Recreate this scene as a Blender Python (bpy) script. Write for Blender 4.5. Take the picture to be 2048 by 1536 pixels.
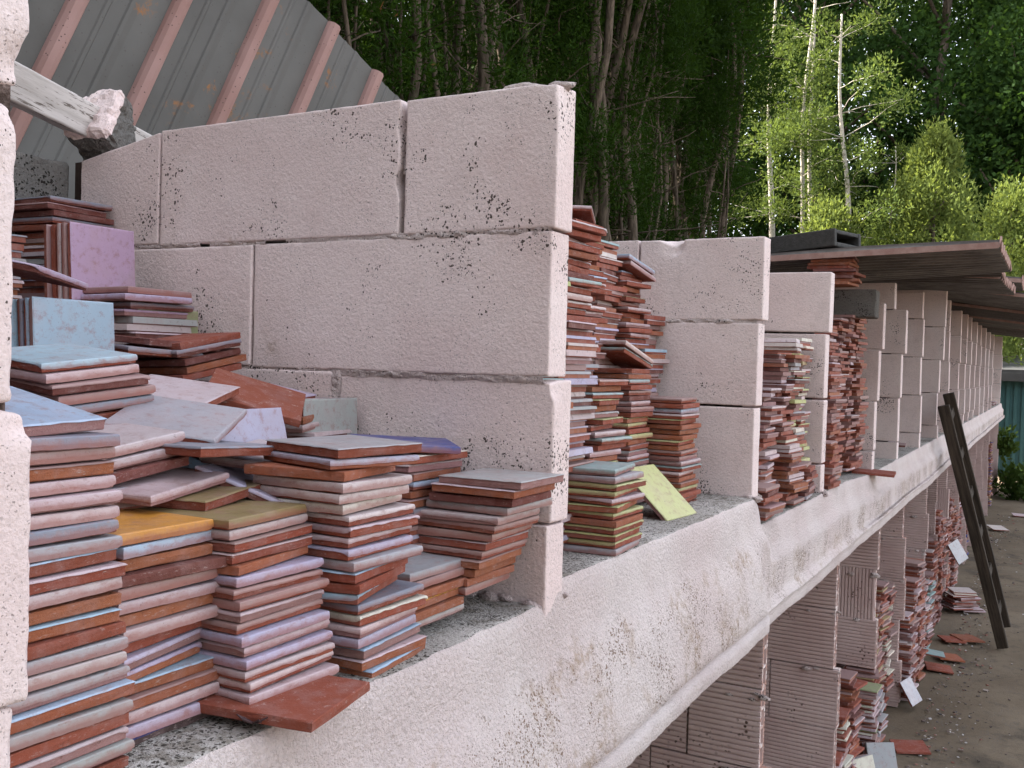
import bpy, bmesh, math, random
import numpy as np
from mathutils import Vector, Matrix, Euler, noise

# ------------------------------------------------------------------ camera, sky, sun, exposure
for o in list(bpy.data.objects): bpy.data.objects.remove(o)
S = bpy.context.scene
COL = S.collection
R = math.radians
cd = bpy.data.cameras.new('camera'); cam = bpy.data.objects.new('camera', cd); COL.objects.link(cam)
S.camera = cam
cd.sensor_width = 36.0; cd.lens = 1971 / 2048 * 36.0; cd.clip_start = 0.02; cd.clip_end = 900
right = Vector((.877, .479, .029)); down = Vector((.037, -.006, -.999)); fwd = Vector((-.479, .878, -.023))
fwd.normalize(); right = (right - fwd * right.dot(fwd)).normalized(); up = right.cross(fwd)
cam.matrix_world = Matrix(((right.x, up.x, -fwd.x, .58), (right.y, up.y, -fwd.y, 0), (right.z, up.z, -fwd.z, 1.40), (0, 0, 0, 1)))

SUN_TO = Vector((-.82, -.06, .78)).normalized()           # towards the sun: over the hedge, behind the shelves
w = bpy.data.worlds.new('World'); S.world = w; w.use_nodes = True
nt = w.node_tree; nt.nodes.clear()
sky = nt.nodes.new('ShaderNodeTexSky'); sky.sky_type = 'NISHITA'; sky.sun_disc = False
sky.sun_elevation = math.asin(SUN_TO.z); sky.sun_rotation = math.atan2(SUN_TO.x, SUN_TO.y)
sky.air_density = 1.0; sky.dust_density = 3.5; sky.ozone_density = 0.6
hsv = nt.nodes.new('ShaderNodeHueSaturation'); hsv.inputs['Saturation'].default_value = 0.40
bg = nt.nodes.new('ShaderNodeBackground'); bg.inputs['Strength'].default_value = 0.15
wo = nt.nodes.new('ShaderNodeOutputWorld')
nt.links.new(sky.outputs[0], hsv.inputs['Color']); nt.links.new(hsv.outputs[0], bg.inputs[0]); nt.links.new(bg.outputs[0], wo.inputs[0])
ld = bpy.data.lights.new('sun', 'SUN'); ld.energy = 4.0; ld.angle = R(0.6); ld.color = (1.0, .93, .82)
sun = bpy.data.objects.new('sun', ld); COL.objects.link(sun)
sun.rotation_euler = SUN_TO.to_track_quat('Z', 'Y').to_euler(); sun.location = (-8, 8, 14)
vs = S.view_settings; vs.view_transform = 'Standard'; vs.look = 'None'; vs.gamma = 1; vs.exposure = 2.58; vs.use_curve_mapping = False
S.cycles.use_denoising = True
S.cycles.max_bounces = 4; S.cycles.diffuse_bounces = 2; S.cycles.transparent_max_bounces = 4

# ------------------------------------------------------------------ helpers
rnd = random.Random(7)
def link(o, parent=None):
    COL.objects.link(o)
    if parent is not None: o.parent = parent
    return o
def tag(o, label=None, cat=None, group=None, kind=None):
    if label: o['label'] = label
    if cat: o['category'] = cat
    if group: o['group'] = group
    if kind: o['kind'] = kind
    return o
def empty(name, loc=(0, 0, 0)):
    o = bpy.data.objects.new(name, None); o.location = loc; o.empty_display_size = .05
    return link(o)
def mesh_np(name, verts, faces, mats=(), smooth=False, mat_idx=None):
    me = bpy.data.meshes.new(name)
    if isinstance(faces, np.ndarray):
        v = np.asarray(verts, np.float32); n, k = faces.shape
        me.vertices.add(len(v)); me.vertices.foreach_set('co', v.ravel())
        me.loops.add(n * k); me.loops.foreach_set('vertex_index', faces.astype(np.int32).ravel())
        me.polygons.add(n); me.polygons.foreach_set('loop_start', np.arange(n, dtype=np.int32) * k)
        me.polygons.foreach_set('loop_total', np.full(n, k, np.int32)); me.update(calc_edges=True)
    else:
        me.from_pydata([tuple(p) for p in verts], [], faces)
    for m in mats: me.materials.append(m)
    if mat_idx is not None: me.polygons.foreach_set('material_index', np.asarray(mat_idx, np.int32))
    me.polygons.foreach_set('use_smooth', np.full(len(me.polygons), smooth))
    me.update()
    return me
def obj(name, me, parent=None, M=None):
    o = bpy.data.objects.new(name, me)
    if M is not None: o.matrix_local = M
    return link(o, parent)
class MB:
    def __init__(s): s.v = []; s.f = []; s.mi = []
    def add(s, v, f, mi=0):
        b = len(s.v); s.v += [tuple(p) for p in v]; s.f += [tuple(i + b for i in q) for q in f]; s.mi += [mi] * len(f)
    def box(s, x0, x1, y0, y1, z0, z1, mi=0, M=None):
        v = [Vector(p) for p in ((x0,y0,z0),(x1,y0,z0),(x1,y1,z0),(x0,y1,z0),(x0,y0,z1),(x1,y0,z1),(x1,y1,z1),(x0,y1,z1))]
        if M is not None: v = [M @ p for p in v]
        s.add(v, [(0,3,2,1),(4,5,6,7),(0,1,5,4),(1,2,6,5),(2,3,7,6),(3,0,4,7)], mi)
    def tube(s, pts, rads, n=7, mi=0):
        pts = [Vector(p) for p in pts]; b = len(s.v); rings = len(pts)
        a = Vector((.31, .9, .2))
        for i, p in enumerate(pts):
            t = (pts[min(i + 1, rings - 1)] - pts[max(i - 1, 0)])
            if t.length < 1e-6: t = Vector((0, 0, 1))
            t.normalize(); u = t.cross(a).normalized(); vv = t.cross(u)
            for k in range(n):
                an = 2 * math.pi * k / n
                s.v.append(tuple(p + (u * math.cos(an) + vv * math.sin(an)) * rads[i]))
        for i in range(rings - 1):
            for k in range(n):
                s.f.append((b + i*n + k, b + i*n + (k+1) % n, b + (i+1)*n + (k+1) % n, b + (i+1)*n + k)); s.mi.append(mi)
        s.f.append(tuple(b + k for k in range(n))[::-1]); s.mi.append(mi)
        s.f.append(tuple(b + (rings-1)*n + k for k in range(n))); s.mi.append(mi)
    def mesh(s, name, mats, smooth=False): return mesh_np(name, s.v, s.f, mats, smooth, s.mi)
    def build(s, name, mats, parent=None, smooth=False, M=None): return obj(name, s.mesh(name, mats, smooth), parent, M)
def nz(x, y, z, s=1.0): return noise.noise(Vector((x * s, y * s, z * s)))
def new_collection_flush(): bpy.context.view_layer.update()

# ------------------------------------------------------------------ materials
class Nodes:
    def __init__(s, name):
        s.m = bpy.data.materials.new(name); s.m.use_nodes = True; s.t = s.m.node_tree; s.t.nodes.clear()
        s.out = s.n('OutputMaterial'); s.b = s.n('BsdfPrincipled'); s.l(s.b.outputs[0], s.out.inputs[0])
        s.pos = s.n('NewGeometry').outputs['Position']
    def n(s, t): return s.t.nodes.new('ShaderNode' + t)
    def l(s, a, b): s.t.links.new(a, b)
    def set(s, sock, v):
        if isinstance(v, bpy.types.NodeSocket): s.l(v, sock)
        elif isinstance(v, (tuple, list)) and len(v) == 3 and sock.type == 'RGBA': sock.default_value = (*v, 1)
        else: sock.default_value = v
    def noise(s, scale, detail=4, rough=.55, vec=None, dist=0):
        n = s.n('TexNoise'); n.inputs['Scale'].default_value = scale; n.inputs['Detail'].default_value = detail
        n.inputs['Roughness'].default_value = rough; n.inputs['Distortion'].default_value = dist
        s.l(vec if vec is not None else s.pos, n.inputs['Vector']); return n.outputs[0]
    def voro(s, scale, vec=None, feature='F1', rand=1.0):
        n = s.n('TexVoronoi'); n.feature = feature; n.inputs['Scale'].default_value = scale; n.inputs['Randomness'].default_value = rand
        s.l(vec if vec is not None else s.pos, n.inputs['Vector']); return n
    def ramp(s, f, a, b, va=0., vb=1.):
        n = s.n('MapRange'); n.interpolation_type = 'SMOOTHSTEP'
        for k, v in zip(('Value', 'From Min', 'From Max', 'To Min', 'To Max'), (f, a, b, va, vb)): s.set(n.inputs[k], v)
        return n.outputs[0]
    def math(s, op, a, b=0.0):
        n = s.n('Math'); n.operation = op; s.set(n.inputs[0], a); s.set(n.inputs[1], b); return n.outputs[0]
    def mix(s, f, a, b, mode='MIX'):
        n = s.n('Mix'); n.data_type = 'RGBA'; n.blend_type = mode
        s.set(n.inputs[0], f); s.set(n.inputs[6], a); s.set(n.inputs[7], b); return n.outputs[2]
    def scale(s, vec, v):
        n = s.n('VectorMath'); n.operation = 'MULTIPLY'; s.l(vec, n.inputs[0]); n.inputs[1].default_value = v; return n.outputs[0]
    def bump(s, h, strength=.5, dist=.002, prev=None):
        n = s.n('Bump'); n.inputs['Strength'].default_value = strength; n.inputs['Distance'].default_value = dist
        s.l(h, n.inputs['Height'])
        if prev is not None: s.l(prev, n.inputs['Normal'])
        return n.outputs[0]
    def fin(s, col, rough=.85, normal=None, spec=.3, metal=0.):
        s.set(s.b.inputs['Base Color'], col); s.set(s.b.inputs['Roughness'], rough)
        s.b.inputs['Specular IOR Level'].default_value = spec; s.set(s.b.inputs['Metallic'], metal)
        if normal is not None: s.l(normal, s.b.inputs['Normal'])
        return s.m
MAT = {}
def painted_concrete(name, c0, c1, pit_thr=.47, pit_col=(.075, .055, .048), stain=(.36, .24, .17), stain_thr=.62, grain=1.0, pscale=215, mask=None):
    N = Nodes(name)
    big = N.noise(3.1, 4); mid = N.noise(17, 5, .65); fine = N.noise(260, 3, .7)
    col = N.mix(N.ramp(big, .35, .65), c0, c1)
    col = N.mix(N.ramp(mid, .5, .78, 0, .35), col, tuple(x * .80 for x in c0))
    st = N.math('MULTIPLY', N.ramp(N.noise(5.5, 6, .7, dist=.5), stain_thr, stain_thr + .14), N.ramp(N.noise(70, 4, .7), .4, .62))
    if mask:
        at = N.n('Attribute'); at.attribute_name = mask
        mk_ = N.ramp(N.math('ADD', at.outputs['Fac'], N.math('MULTIPLY', N.math('SUBTRACT', N.noise(11, 5, .7), .5), 1.1)), .3, .7, .12, 1.)
        st = N.math('MULTIPLY', st, mk_)
    col = N.mix(N.math('MULTIPLY', st, .75), col, stain)
    ds = N.n('VectorMath'); ds.operation = 'ADD'; N.l(N.pos, ds.inputs[0])
    nv = N.n('TexNoise'); nv.inputs['Scale'].default_value = 170; N.l(N.pos, nv.inputs['Vector'])
    N.l(N.scale(nv.outputs['Color'], (.007, .007, .007)), ds.inputs[1]); wv = ds.outputs[0]
    v = N.voro(pscale, wv)
    thr = N.math('ADD', N.math('MULTIPLY', N.ramp(N.noise(6, 5, .7), pit_thr, pit_thr + .16), .40), .03)
    rc = N.n('SeparateColor'); N.l(v.outputs['Color'], rc.inputs[0])
    sel = N.math('MULTIPLY', N.math('GREATER_THAN', rc.outputs[0], .25), rc.outputs[1])
    pit = N.math('LESS_THAN', v.outputs['Distance'], N.math('MULTIPLY', thr, N.math('MULTIPLY', sel, 1.6)))
    pit2 = N.math('MULTIPLY', N.math('LESS_THAN', N.voro(250, wv).outputs['Distance'], .20), N.ramp(N.noise(16, 4, .7), .32, .62))
    pits = N.math('MAXIMUM', pit, N.math('MULTIPLY', pit2, .62))
    if mask: pits = N.math('MULTIPLY', pits, mk_)
    col = N.mix(N.ramp(N.noise(230, 3, .7), .48, .72, 0, .36), col, tuple(x * .55 for x in c0))
    col = N.mix(pits, col, pit_col)
    h = N.math('SUBTRACT', N.math('ADD', N.math('MULTIPLY', fine, .55), N.math('MULTIPLY', N.noise(150, 4, .65), .8)), N.math('MULTIPLY', pits, 1.2))
    return N.fin(col, .92, N.bump(h, min(1, .9 * grain), .008 * grain), .18)
MAT['block'] = painted_concrete('pink_painted_concrete', (.715, .567, .538), (.785, .655, .625), .475, (.10, .075, .065), grain=.58, pscale=255)
MAT['block_far'] = painted_concrete('pink_painted_concrete_aged', (.71, .56, .53), (.775, .645, .615), .50, stain_thr=.66, grain=.6)
MAT['ledge'] = painted_concrete('whitewashed_rough_concrete', (.71, .585, .555), (.77, .665, .63), .42, (.30, .205, .15), (.44, .31, .215), .46, 1.2, 320, 'rough')
MAT['ledge_band'] = painted_concrete('smooth_pink_plaster', (.72, .585, .55), (.78, .655, .615), .56, (.2, .14, .1), (.45, .33, .25), .6, .5, 300)
MAT['ledge_top'] = painted_concrete('worn_ledge_top', (.48, .43, .39), (.72, .66, .61), .34, (.10, .085, .07), (.26, .22, .17), .42, 1.5, 290)
MAT['grey_block'] = painted_concrete('bare_grey_concrete', (.20, .185, .17), (.27, .25, .23), .42, (.04, .035, .03), (.12, .1, .08), .5, 1.5)
def mk(name, fn):
    N = Nodes(name); MAT[name] = fn(N)
mk('dark_block', lambda N: N.fin(N.mix(N.noise(60, 5), (.035, .033, .031), (.11, .104, .097)), .9, N.bump(N.noise(180, 3), .5, .003), .2))
mk('mortar', lambda N: N.fin(N.mix(N.ramp(N.noise(60, 5, .7), .45, .75), (.07, .048, .04), (.34, .25, .22)), .95, N.bump(N.noise(120, 4, .7), 1, .006), .1))
def _brick(N):
    col = N.mix(N.ramp(N.noise(6, 5), .35, .7), (.57, .405, .375), (.66, .50, .465))
    sp = N.math('MULTIPLY', N.math('LESS_THAN', N.voro(70).outputs['Distance'], .28), N.ramp(N.noise(9, 4), .55, .68))
    col = N.mix(sp, col, (.10, .055, .04))
    col = N.mix(N.ramp(N.noise(4, 6, .7), .6, .78, 0, .6), col, (.25, .16, .12))
    return N.fin(col, .9, N.bump(N.noise(240, 3), .4, .002), .2)
mk('dark_gap', lambda N: N.fin(N.mix(N.noise(60, 4), (.03, .02, .016), (.09, .06, .05)), 1, None, .1))
mk('brick', _brick)
mk('brick_edge', lambda N: N.fin(N.mix(N.ramp(N.noise(45, 4), .42, .6), (.42, .24, .19), (.68, .58, .54)), .9, N.bump(N.noise(160, 3), .6, .002), .2))
def _clay(N):
    oi = N.n('ObjectInfo'); tc = N.n('TexCoord').outputs['Object']
    ad = N.n('VectorMath'); ad.operation = 'ADD'; N.l(tc, ad.inputs[0])
    cb = N.n('CombineXYZ'); r = N.math('MULTIPLY', oi.outputs['Random'], 40.0); N.l(r, cb.inputs[0]); N.l(r, cb.inputs[2]); N.l(cb.outputs[0], ad.inputs[1])
    v = ad.outputs[0]
    c = N.mix(N.ramp(N.noise(38, 5, .65, v), .4, .72, 0, .28), oi.outputs['Color'], (.36, .23, .215))
    c = N.mix(N.ramp(N.noise(16, 3, .6, v), .55, .75, 0, .5), c, (.20, .062, .042))
    c = N.mix(N.ramp(N.noise(95, 6, .8, N.scale(v, (1, 1, 4))), .56, .68, 0, .6), c, (.44, .34, .31))
    c = N.mix(N.ramp(N.noise(140, 5, .8, v), .58, .72, 0, .65), c, (.085, .04, .032))
    return N.fin(c, .8, N.bump(N.noise(220, 5, .75, v), .8, .002), .25)
mk('clay', _clay)
def _glaze(N):
    oi = N.n('ObjectInfo'); tc = N.n('TexCoord').outputs['Object']
    ad = N.n('VectorMath'); ad.operation = 'ADD'; N.l(tc, ad.inputs[0])
    cb = N.n('CombineXYZ'); r = N.math('MULTIPLY', oi.outputs['Random'], 60.0); N.l(r, cb.inputs[0]); N.l(r, cb.inputs[1]); N.l(cb.outputs[0], ad.inputs[1])
    v = ad.outputs[0]; base = oi.outputs['Color']
    c = N.mix(N.ramp(N.noise(24, 4, .6, v), .42, .75, 0, .5), base, N.mix(.5, base, (.42, .27, .25)))
    c = N.mix(N.ramp(N.noise(9, 5, .7, v), .55, .75, 0, .35), c, (.30, .25, .23))
    sx = N.n('SeparateXYZ'); N.l(tc, sx.inputs[0])
    c = N.mix(N.ramp(N.noise(70, 6, .8, N.scale(v, (1, 1, 3))), .50, .66, 0, .55), c, (.27, .135, .115))
    c = N.mix(N.ramp(N.noise(130, 5, .8, v), .60, .74, 0, .7), c, (.10, .065, .06))
    thin = N.ramp(N.math('ADD', sx.outputs[2], N.math('MULTIPLY', N.math('SUBTRACT', N.noise(55, 4, .7, v), .5), .0105)), .0028, .0096, .9, 0.)
    c = N.mix(thin, c, N.mix(.30, (.27, .085, .062), c))
    c = N.mix(N.math('MULTIPLY', N.math('LESS_THAN', N.voro(180, v).outputs['Distance'], .09), .5), c, (.13, .08, .07))
    return N.fin(c, N.ramp(N.noise(30, 3, .5, v), .3, .7, .3, .55), N.bump(N.noise(110, 5, .7, v), .4, .0014), .5)
mk('glaze', _glaze)
def _attr(N, rough, spec):
    a = N.n('Attribute'); a.attribute_name = 'tint'
    c = N.mix(N.ramp(N.noise(45, 4, .65), .42, .75, 0, .45), a.outputs['Color'], (.34, .22, .20))
    c = N.mix(N.ramp(N.noise(85, 5, .8), .55, .7, 0, .6), c, (.09, .05, .042))
    return N.fin(c, rough, N.bump(N.noise(250, 3), .25, .0015), spec)
mk('heap_tile', lambda N: _attr(N, .65, .35))
def _metal(N):
    c = N.mix(N.ramp(N.noise(3, 5), .3, .7), (.082, .076, .069), (.118, .111, .102))
    rust = N.math('MULTIPLY', N.ramp(N.noise(4.2, 6, .7, dist=.6), .58, .66), N.ramp(N.noise(60, 6, .75), .46, .58))
    c = N.mix(rust, c, (.26, .11, .035))
    c = N.mix(N.math('MULTIPLY', N.math('LESS_THAN', N.voro(60).outputs['Distance'], .12), .7), c, (.07, .055, .05))
    return N.fin(c, .6, N.bump(N.noise(60, 2), .1, .002), .35)
mk('sheet_metal', _metal)
def _pinkrib(N):
    c = N.mix(N.ramp(N.noise(5, 4), .3, .7), (.30, .17, .145), (.37, .225, .20))
    c = N.mix(N.math('LESS_THAN', N.voro(70).outputs['Distance'], .13), c, (.12, .07, .06))
    return N.fin(c, .75, None, .25)
mk('pink_rib', _pinkrib)
def _roof(N):
    c = N.mix(N.ramp(N.noise(5, 6, .7), .35, .7), (.11, .100, .090), (.21, .19, .17))
    c = N.mix(N.math('MULTIPLY', N.ramp(N.noise(9, 6, .75), .62, .72), .7), c, (.36, .30, .25))
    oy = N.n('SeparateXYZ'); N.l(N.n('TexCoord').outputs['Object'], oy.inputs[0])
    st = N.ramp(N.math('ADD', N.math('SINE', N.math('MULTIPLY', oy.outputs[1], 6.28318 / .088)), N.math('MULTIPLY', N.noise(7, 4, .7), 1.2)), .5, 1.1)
    c = N.mix(N.math('MULTIPLY', st, .75), c, (.045, .032, .026))  # dark stripes at rib spacing: corrugation shading painted into the sheet colour
    return N.fin(c, .75, N.bump(N.noise(80, 4), .3, .003), .25)
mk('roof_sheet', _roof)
mk('rust_edge', lambda N: N.fin(N.mix(N.noise(30, 5, .7), (.20, .075, .055), (.52, .38, .33)), .85, None, .2))
def _wood(N, a, b):
    v = N.scale(N.n('TexCoord').outputs['Object'], (4, 60, 60)); g = N.noise(1.0, 6, .7, v)
    c = N.mix(N.ramp(g, .3, .7), a, b)
    return N.fin(c, .85, N.bump(g, .6, .003), .2)
mk('ladder_wood', lambda N: _wood(N, (.026, .020, .015), (.085, .064, .048)))
def _whitewood(N):
    v = N.scale(N.n('TexCoord').outputs['Object'], (3, 45, 45)); g = N.noise(1.0, 6, .7, v)
    c = N.mix(N.ramp(g, .3, .6), (.38, .34, .31), (.56, .51, .48))
    cr = N.math('MULTIPLY', N.ramp(N.noise(1.0, 4, .8, N.scale(N.n('TexCoord').outputs['Object'], (9, 120, 120))), .56, .62), .9)
    c = N.mix(cr, c, (.10, .075, .06))
    return N.fin(c, .85, N.bump(g, .5, .003), .2)
mk('white_wood', _whitewood)
def _ground(N):
    c = N.mix(N.ramp(N.noise(1.1, 6, .65), .35, .68), (.140, .104, .070), (.205, .158, .110))
    c = N.mix(N.ramp(N.noise(14, 5, .7), .5, .75, 0, .6), c, (.075, .060, .045))
    c = N.mix(N.ramp(N.noise(2.3, 5, .7), .52, .68, 0, .7), c, (.07, .058, .045))
    v = N.voro(85); g = N.math('MULTIPLY', N.math('LESS_THAN', v.outputs['Distance'], .3), N.ramp(N.noise(6, 3), .45, .6))
    c = N.mix(g, c, N.mix(N.noise(300, 2), (.05, .045, .04), (.22, .19, .16)))
    return N.fin(c, .95, N.bump(N.noise(70, 6, .75), .8, .008), .15)
mk('dirt', _ground)
mk('bank_soil', lambda N: N.fin(N.mix(N.noise(3, 6, .7), (.018, .016, .010), (.05, .042, .025)), 1, N.bump(N.noise(14, 5, .7), 1, .06), .1))
def leafmat(name, a, b, trans=.35, dry=None):
    N = Nodes(name); a_ = N.n('Attribute'); a_.attribute_name = 'shade'
    oi = N.n('ObjectInfo')
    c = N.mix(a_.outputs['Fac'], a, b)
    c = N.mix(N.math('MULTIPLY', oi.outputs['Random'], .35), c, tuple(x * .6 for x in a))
    if dry: c = N.mix(N.ramp(a_.outputs['Fac'], .965, .98), c, dry)
    N.fin(c, .75, None, .06)
    tr = N.n('BsdfTranslucent'); N.l(N.mix(.5, c, (b[0] * 1.5, b[1] * 1.4, b[2] * .7)), tr.inputs[0])
    mx = N.n('MixShader'); mx.inputs[0].default_value = trans
    N.l(N.b.outputs[0], mx.inputs[1]); N.l(tr.outputs[0], mx.inputs[2]); N.l(mx.outputs[0], N.out.inputs[0])
    MAT[name] = N.m
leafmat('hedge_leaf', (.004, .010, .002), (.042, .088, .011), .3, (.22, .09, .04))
leafmat('bright_leaf', (.085, .120, .030), (.175, .22, .062), .4)
leafmat('mid_leaf', (.055, .085, .022), (.12, .165, .045), .38)
leafmat('forest_leaf', (.010, .026, .007), (.045, .09, .02), .35)
leafmat('weed_leaf', (.022, .042, .010), (.06, .095, .022), .3)
mk('bark', lambda N: N.fin(N.mix(N.ramp(N.noise(1, 5, .7, N.scale(N.pos, (40, 40, 6))), .3, .7), (.045, .034, .025), (.165, .126, .094)), .95, N.bump(N.noise(1, 5, .7, N.scale(N.pos, (70, 70, 9))), 1, .01), .1))
mk('pale_bark', lambda N: N.fin(N.mix(N.ramp(N.noise(1, 5, .7, N.scale(N.pos, (14, 14, 30))), .5, .72), (.47, .42, .35), (.17, .14, .11)), .9, N.bump(N.noise(40, 4), .5, .01), .15))
mk('teal_sheet', lambda N: N.fin(N.mix(N.noise(4, 4), (.022, .065, .065), (.04, .10, .10)), .6, None, .3))
mk('shed_roof', lambda N: N.fin(N.mix(N.noise(8, 4), (.03, .03, .03), (.08, .08, .08)), .6, None, .3))
mk('dry_leaf', lambda N: N.fin(N.mix(N.noise(120, 3), (.035, .018, .02), (.085, .045, .045)), .7, None, .3))
mk('yellow_moss', lambda N: N.fin((.16, .12, .03), .9, None, .2))

# ------------------------------------------------------------------ the setting: ground and bank
def terrain_z(x, y):
    z = -.2
    if x < -1.3:
        d = -1.3 - x
        z += min(d * .85, 1.5) + max(0, d - 2.2) * .33
    if y > 17.5 and x < 6: z += min((y - 17.5) * .05, 2.5) * (1 if x < 0 else max(0, 1 - x / 6))
    return z
def build_ground():
    xs = np.concatenate([np.linspace(-300, -40, 12), np.linspace(-36, -4, 22), np.linspace(-3.8, -1.2, 14), np.linspace(-1.0, 3.2, 52), np.linspace(3.6, 30, 16), np.linspace(40, 300, 10)])
    ys = np.concatenate([np.linspace(-200, -10, 10), np.linspace(-8, 2, 14), np.linspace(2.3, 16, 140), np.linspace(17, 60, 30), np.linspace(80, 500, 12)])
    v = []; f = []
    for y in ys:
        for x in xs:
            z = terrain_z(x, y)
            if -1 < x < 6 and 0 < y < 20: z += .012 * nz(x, y, 0, 1.3) + .006 * nz(x, y, 3, 5)
            elif x <= -1.3: z += .12 * nz(x, y, 0, .6)
            v.append((x, y, z))
    nx = len(xs)
    mi = []
    for j in range(len(ys) - 1):
        for i in range(nx - 1):
            f.append((j*nx+i, j*nx+i+1, (j+1)*nx+i+1, (j+1)*nx+i)); mi.append(1 if xs[i] < -1.2 or ys[j] > 17.5 else 0)
    o = obj('ground', mesh_np('ground', v, f, (MAT['dirt'], MAT['bank_soil']), True, mi)); o['kind'] = 'structure'
build_ground()

# ------------------------------------------------------------------ blocks and partitions
def axis(h, r, n):
    if h - r < .004: return [-h, -h + r * .35, 0, h - r * .35, h]
    inner = list(np.linspace(-h + r + .0022, h - r - .0022, n + 1))
    return [-h, -h + r * .35, -h + r] + inner + [h - r, h - r * .35, h]
def block_mesh(lx, ly, lz, seed, nx=10, ny=1, nz_=5, r=.006, amp=.0012, chips=(), mat='block', slope=0., smooth=True):
    """weathered block: rounded arrises, small bumps, optional chips (x,y,z,radius,depth); centred, slope lowers the -x end of the top"""
    hx, hy, hz = lx/2, ly/2, lz/2
    ax, ay, az = axis(hx, r, nx), axis(hy, min(r, hy*.6), ny), axis(hz, r, nz_)
    idx = {}; v = []; f = []
    def vid(i, j, k):
        key = (i, j, k)
        if key not in idx:
            p = Vector((ax[i], ay[j], az[k])); q = Vector((max(-hx+r, min(hx-r, p.x)), max(-hy+r, min(hy-r, p.y)), max(-hz+r, min(hz-r, p.z))))
            d = p - q
            er = 1.0
            if d.length > 1e-6:
                nax = sum(1 for t in d if abs(t) > 1e-6)
                d2 = d.normalized() * r
                e = nz(p.x, p.y + seed * 3.1, p.z, 38)
                if nax >= 2: d2 *= (1.0 - .55 * max(0, e) * 1.6)
                p = q + d2 + d.normalized() * amp * (.9 * nz(p.x + seed, p.y, p.z, 95) + .5 * nz(p.x, p.y + seed, p.z, 40) + .3 * nz(p.x, p.y + seed, p.z, 14))
            if slope and p.z > 0: p.z -= slope * (hx - p.x) / lx * (p.z / hz)
            for (cx, cy, cz, cr, dep) in chips:
                c = Vector((cx, cy, cz)); dd = (p - c).length
                if dd < cr: p = p + (Vector((0, 0, 0)) - c).normalized() * dep * (1 - (dd/cr)**2) * (1 + .5 * nz(p.x, p.y, p.z, 70))
            idx[key] = len(v); v.append(p)
        return idx[key]
    X, Y, Z = len(ax)-1, len(ay)-1, len(az)-1
    for i in range(X):
        for j in range(Y):
            f.append((vid(i,j,0), vid(i,j+1,0), vid(i+1,j+1,0), vid(i+1,j,0))); f.append((vid(i,j,Z), vid(i+1,j,Z), vid(i+1,j+1,Z), vid(i,j+1,Z)))
    for i in range(X):
        for k in range(Z):
            f.append((vid(i,0,k), vid(i+1,0,k), vid(i+1,0,k+1), vid(i,0,k+1))); f.append((vid(i,Y,k), vid(i,Y,k+1), vid(i+1,Y,k+1), vid(i+1,Y,k)))
    for j in range(Y):
        for k in range(Z):
            f.append((vid(0,j,k), vid(0,j,k+1), vid(0,j+1,k+1), vid(0,j+1,k))); f.append((vid(X,j,k), vid(X,j+1,k), vid(X,j+1,k+1), vid(X,j,k+1)))
    return mesh_np('concrete_block', v, f, (MAT[mat],), smooth)
_bm = {}
def shared_block(lx, ly, lz, var, **k):
    key = (round(lx, 2), round(ly, 3), round(lz, 3), var, k.get('mat', 'block'))
    if key not in _bm: _bm[key] = block_mesh(key[0], ly, lz, var * 5 + 1, **k)
    return _bm[key]
def put(name, me, parent, x, y, z, rx=0, ry=0, rz=0):
    return obj(name, me, parent, Matrix.Translation((x, y, z)) @ Euler((R(rx), R(ry), R(rz))).to_matrix().to_4x4())
def lumps(parent, pts, seed, name='mortar'):
    m = MB()
    for k, (x, y, z, r) in enumerate(pts):
        bm = bmesh.new(); bmesh.ops.create_icosphere(bm, subdivisions=2, radius=r)
        vv = []
        for v in bm.verts:
            p = v.co.copy(); p *= 1 + .55 * nz(p.x + k * 3 + seed, p.y, p.z, 1.1 / r)
            vv.append((x + p.x * 1.5, y + p.y * .7, z + p.z * .7))
        m.add(vv, [tuple(q.index for q in fc.verts) for fc in bm.faces]); bm.free()
    o = m.build(name, (MAT['mortar_pink'],), parent, True); o['kind'] = 'stuff'; return o
MAT['mortar_pink'] = painted_concrete('painted_mortar', (.68, .54, .51), (.76, .64, .60), .44, stain_thr=.55, grain=1.6)

T = .053
def seam(parent, x0, x1, y, z, seed, h=.012, proud=.0035, vert=False, name='mortar_seam'):
    """crumbly mortar squeezed out of a joint; y is the wall face, the seam sinks in and pokes out unevenly"""
    n = int(abs(x1 - x0) / .003) + 2; v = []; f = []; K = 7
    for i in range(n):
        u = x0 + (x1 - x0) * i / (n - 1); g = .5 + .9 * nz(u, seed, 0, 14)
        for k in range(K):
            t = k / (K - 1) * 2 - 1
            d = (1 - t*t) * (proud * (g + .9 * nz(u, t * .02 + seed, z, 60) + .5 * nz(u, t * .02 + seed, z, 150))) - .0022
            w_ = h / 2 * (1 + .6 * nz(u, seed + 4, 0, 30)) * t
            v.append((u, y - d, z + w_) if not vert else (z + w_, y - d, u))
    for i in range(n - 1):
        for k in range(K - 1): f.append((i*K + k, (i+1)*K + k, (i+1)*K + k + 1, i*K + k + 1))
    o = obj(name, mesh_np(name, v, f, (MAT['mortar_pink'],), True), parent); o['kind'] = 'stuff'; return o
ORD = ['zeroth','first','second','third','fourth','fifth','sixth','seventh','eighth','ninth','tenth','eleventh','twelfth','thirteenth','fourteenth','fifteenth','sixteenth','seventeenth','eighteenth','nineteenth','twentieth','twenty-first','twenty-second','twenty-third','twenty-fourth','twenty-fifth','twenty-sixth','twenty-seventh','twenty-eighth']
GP = 'block partitions between the shelf bays'
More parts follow.
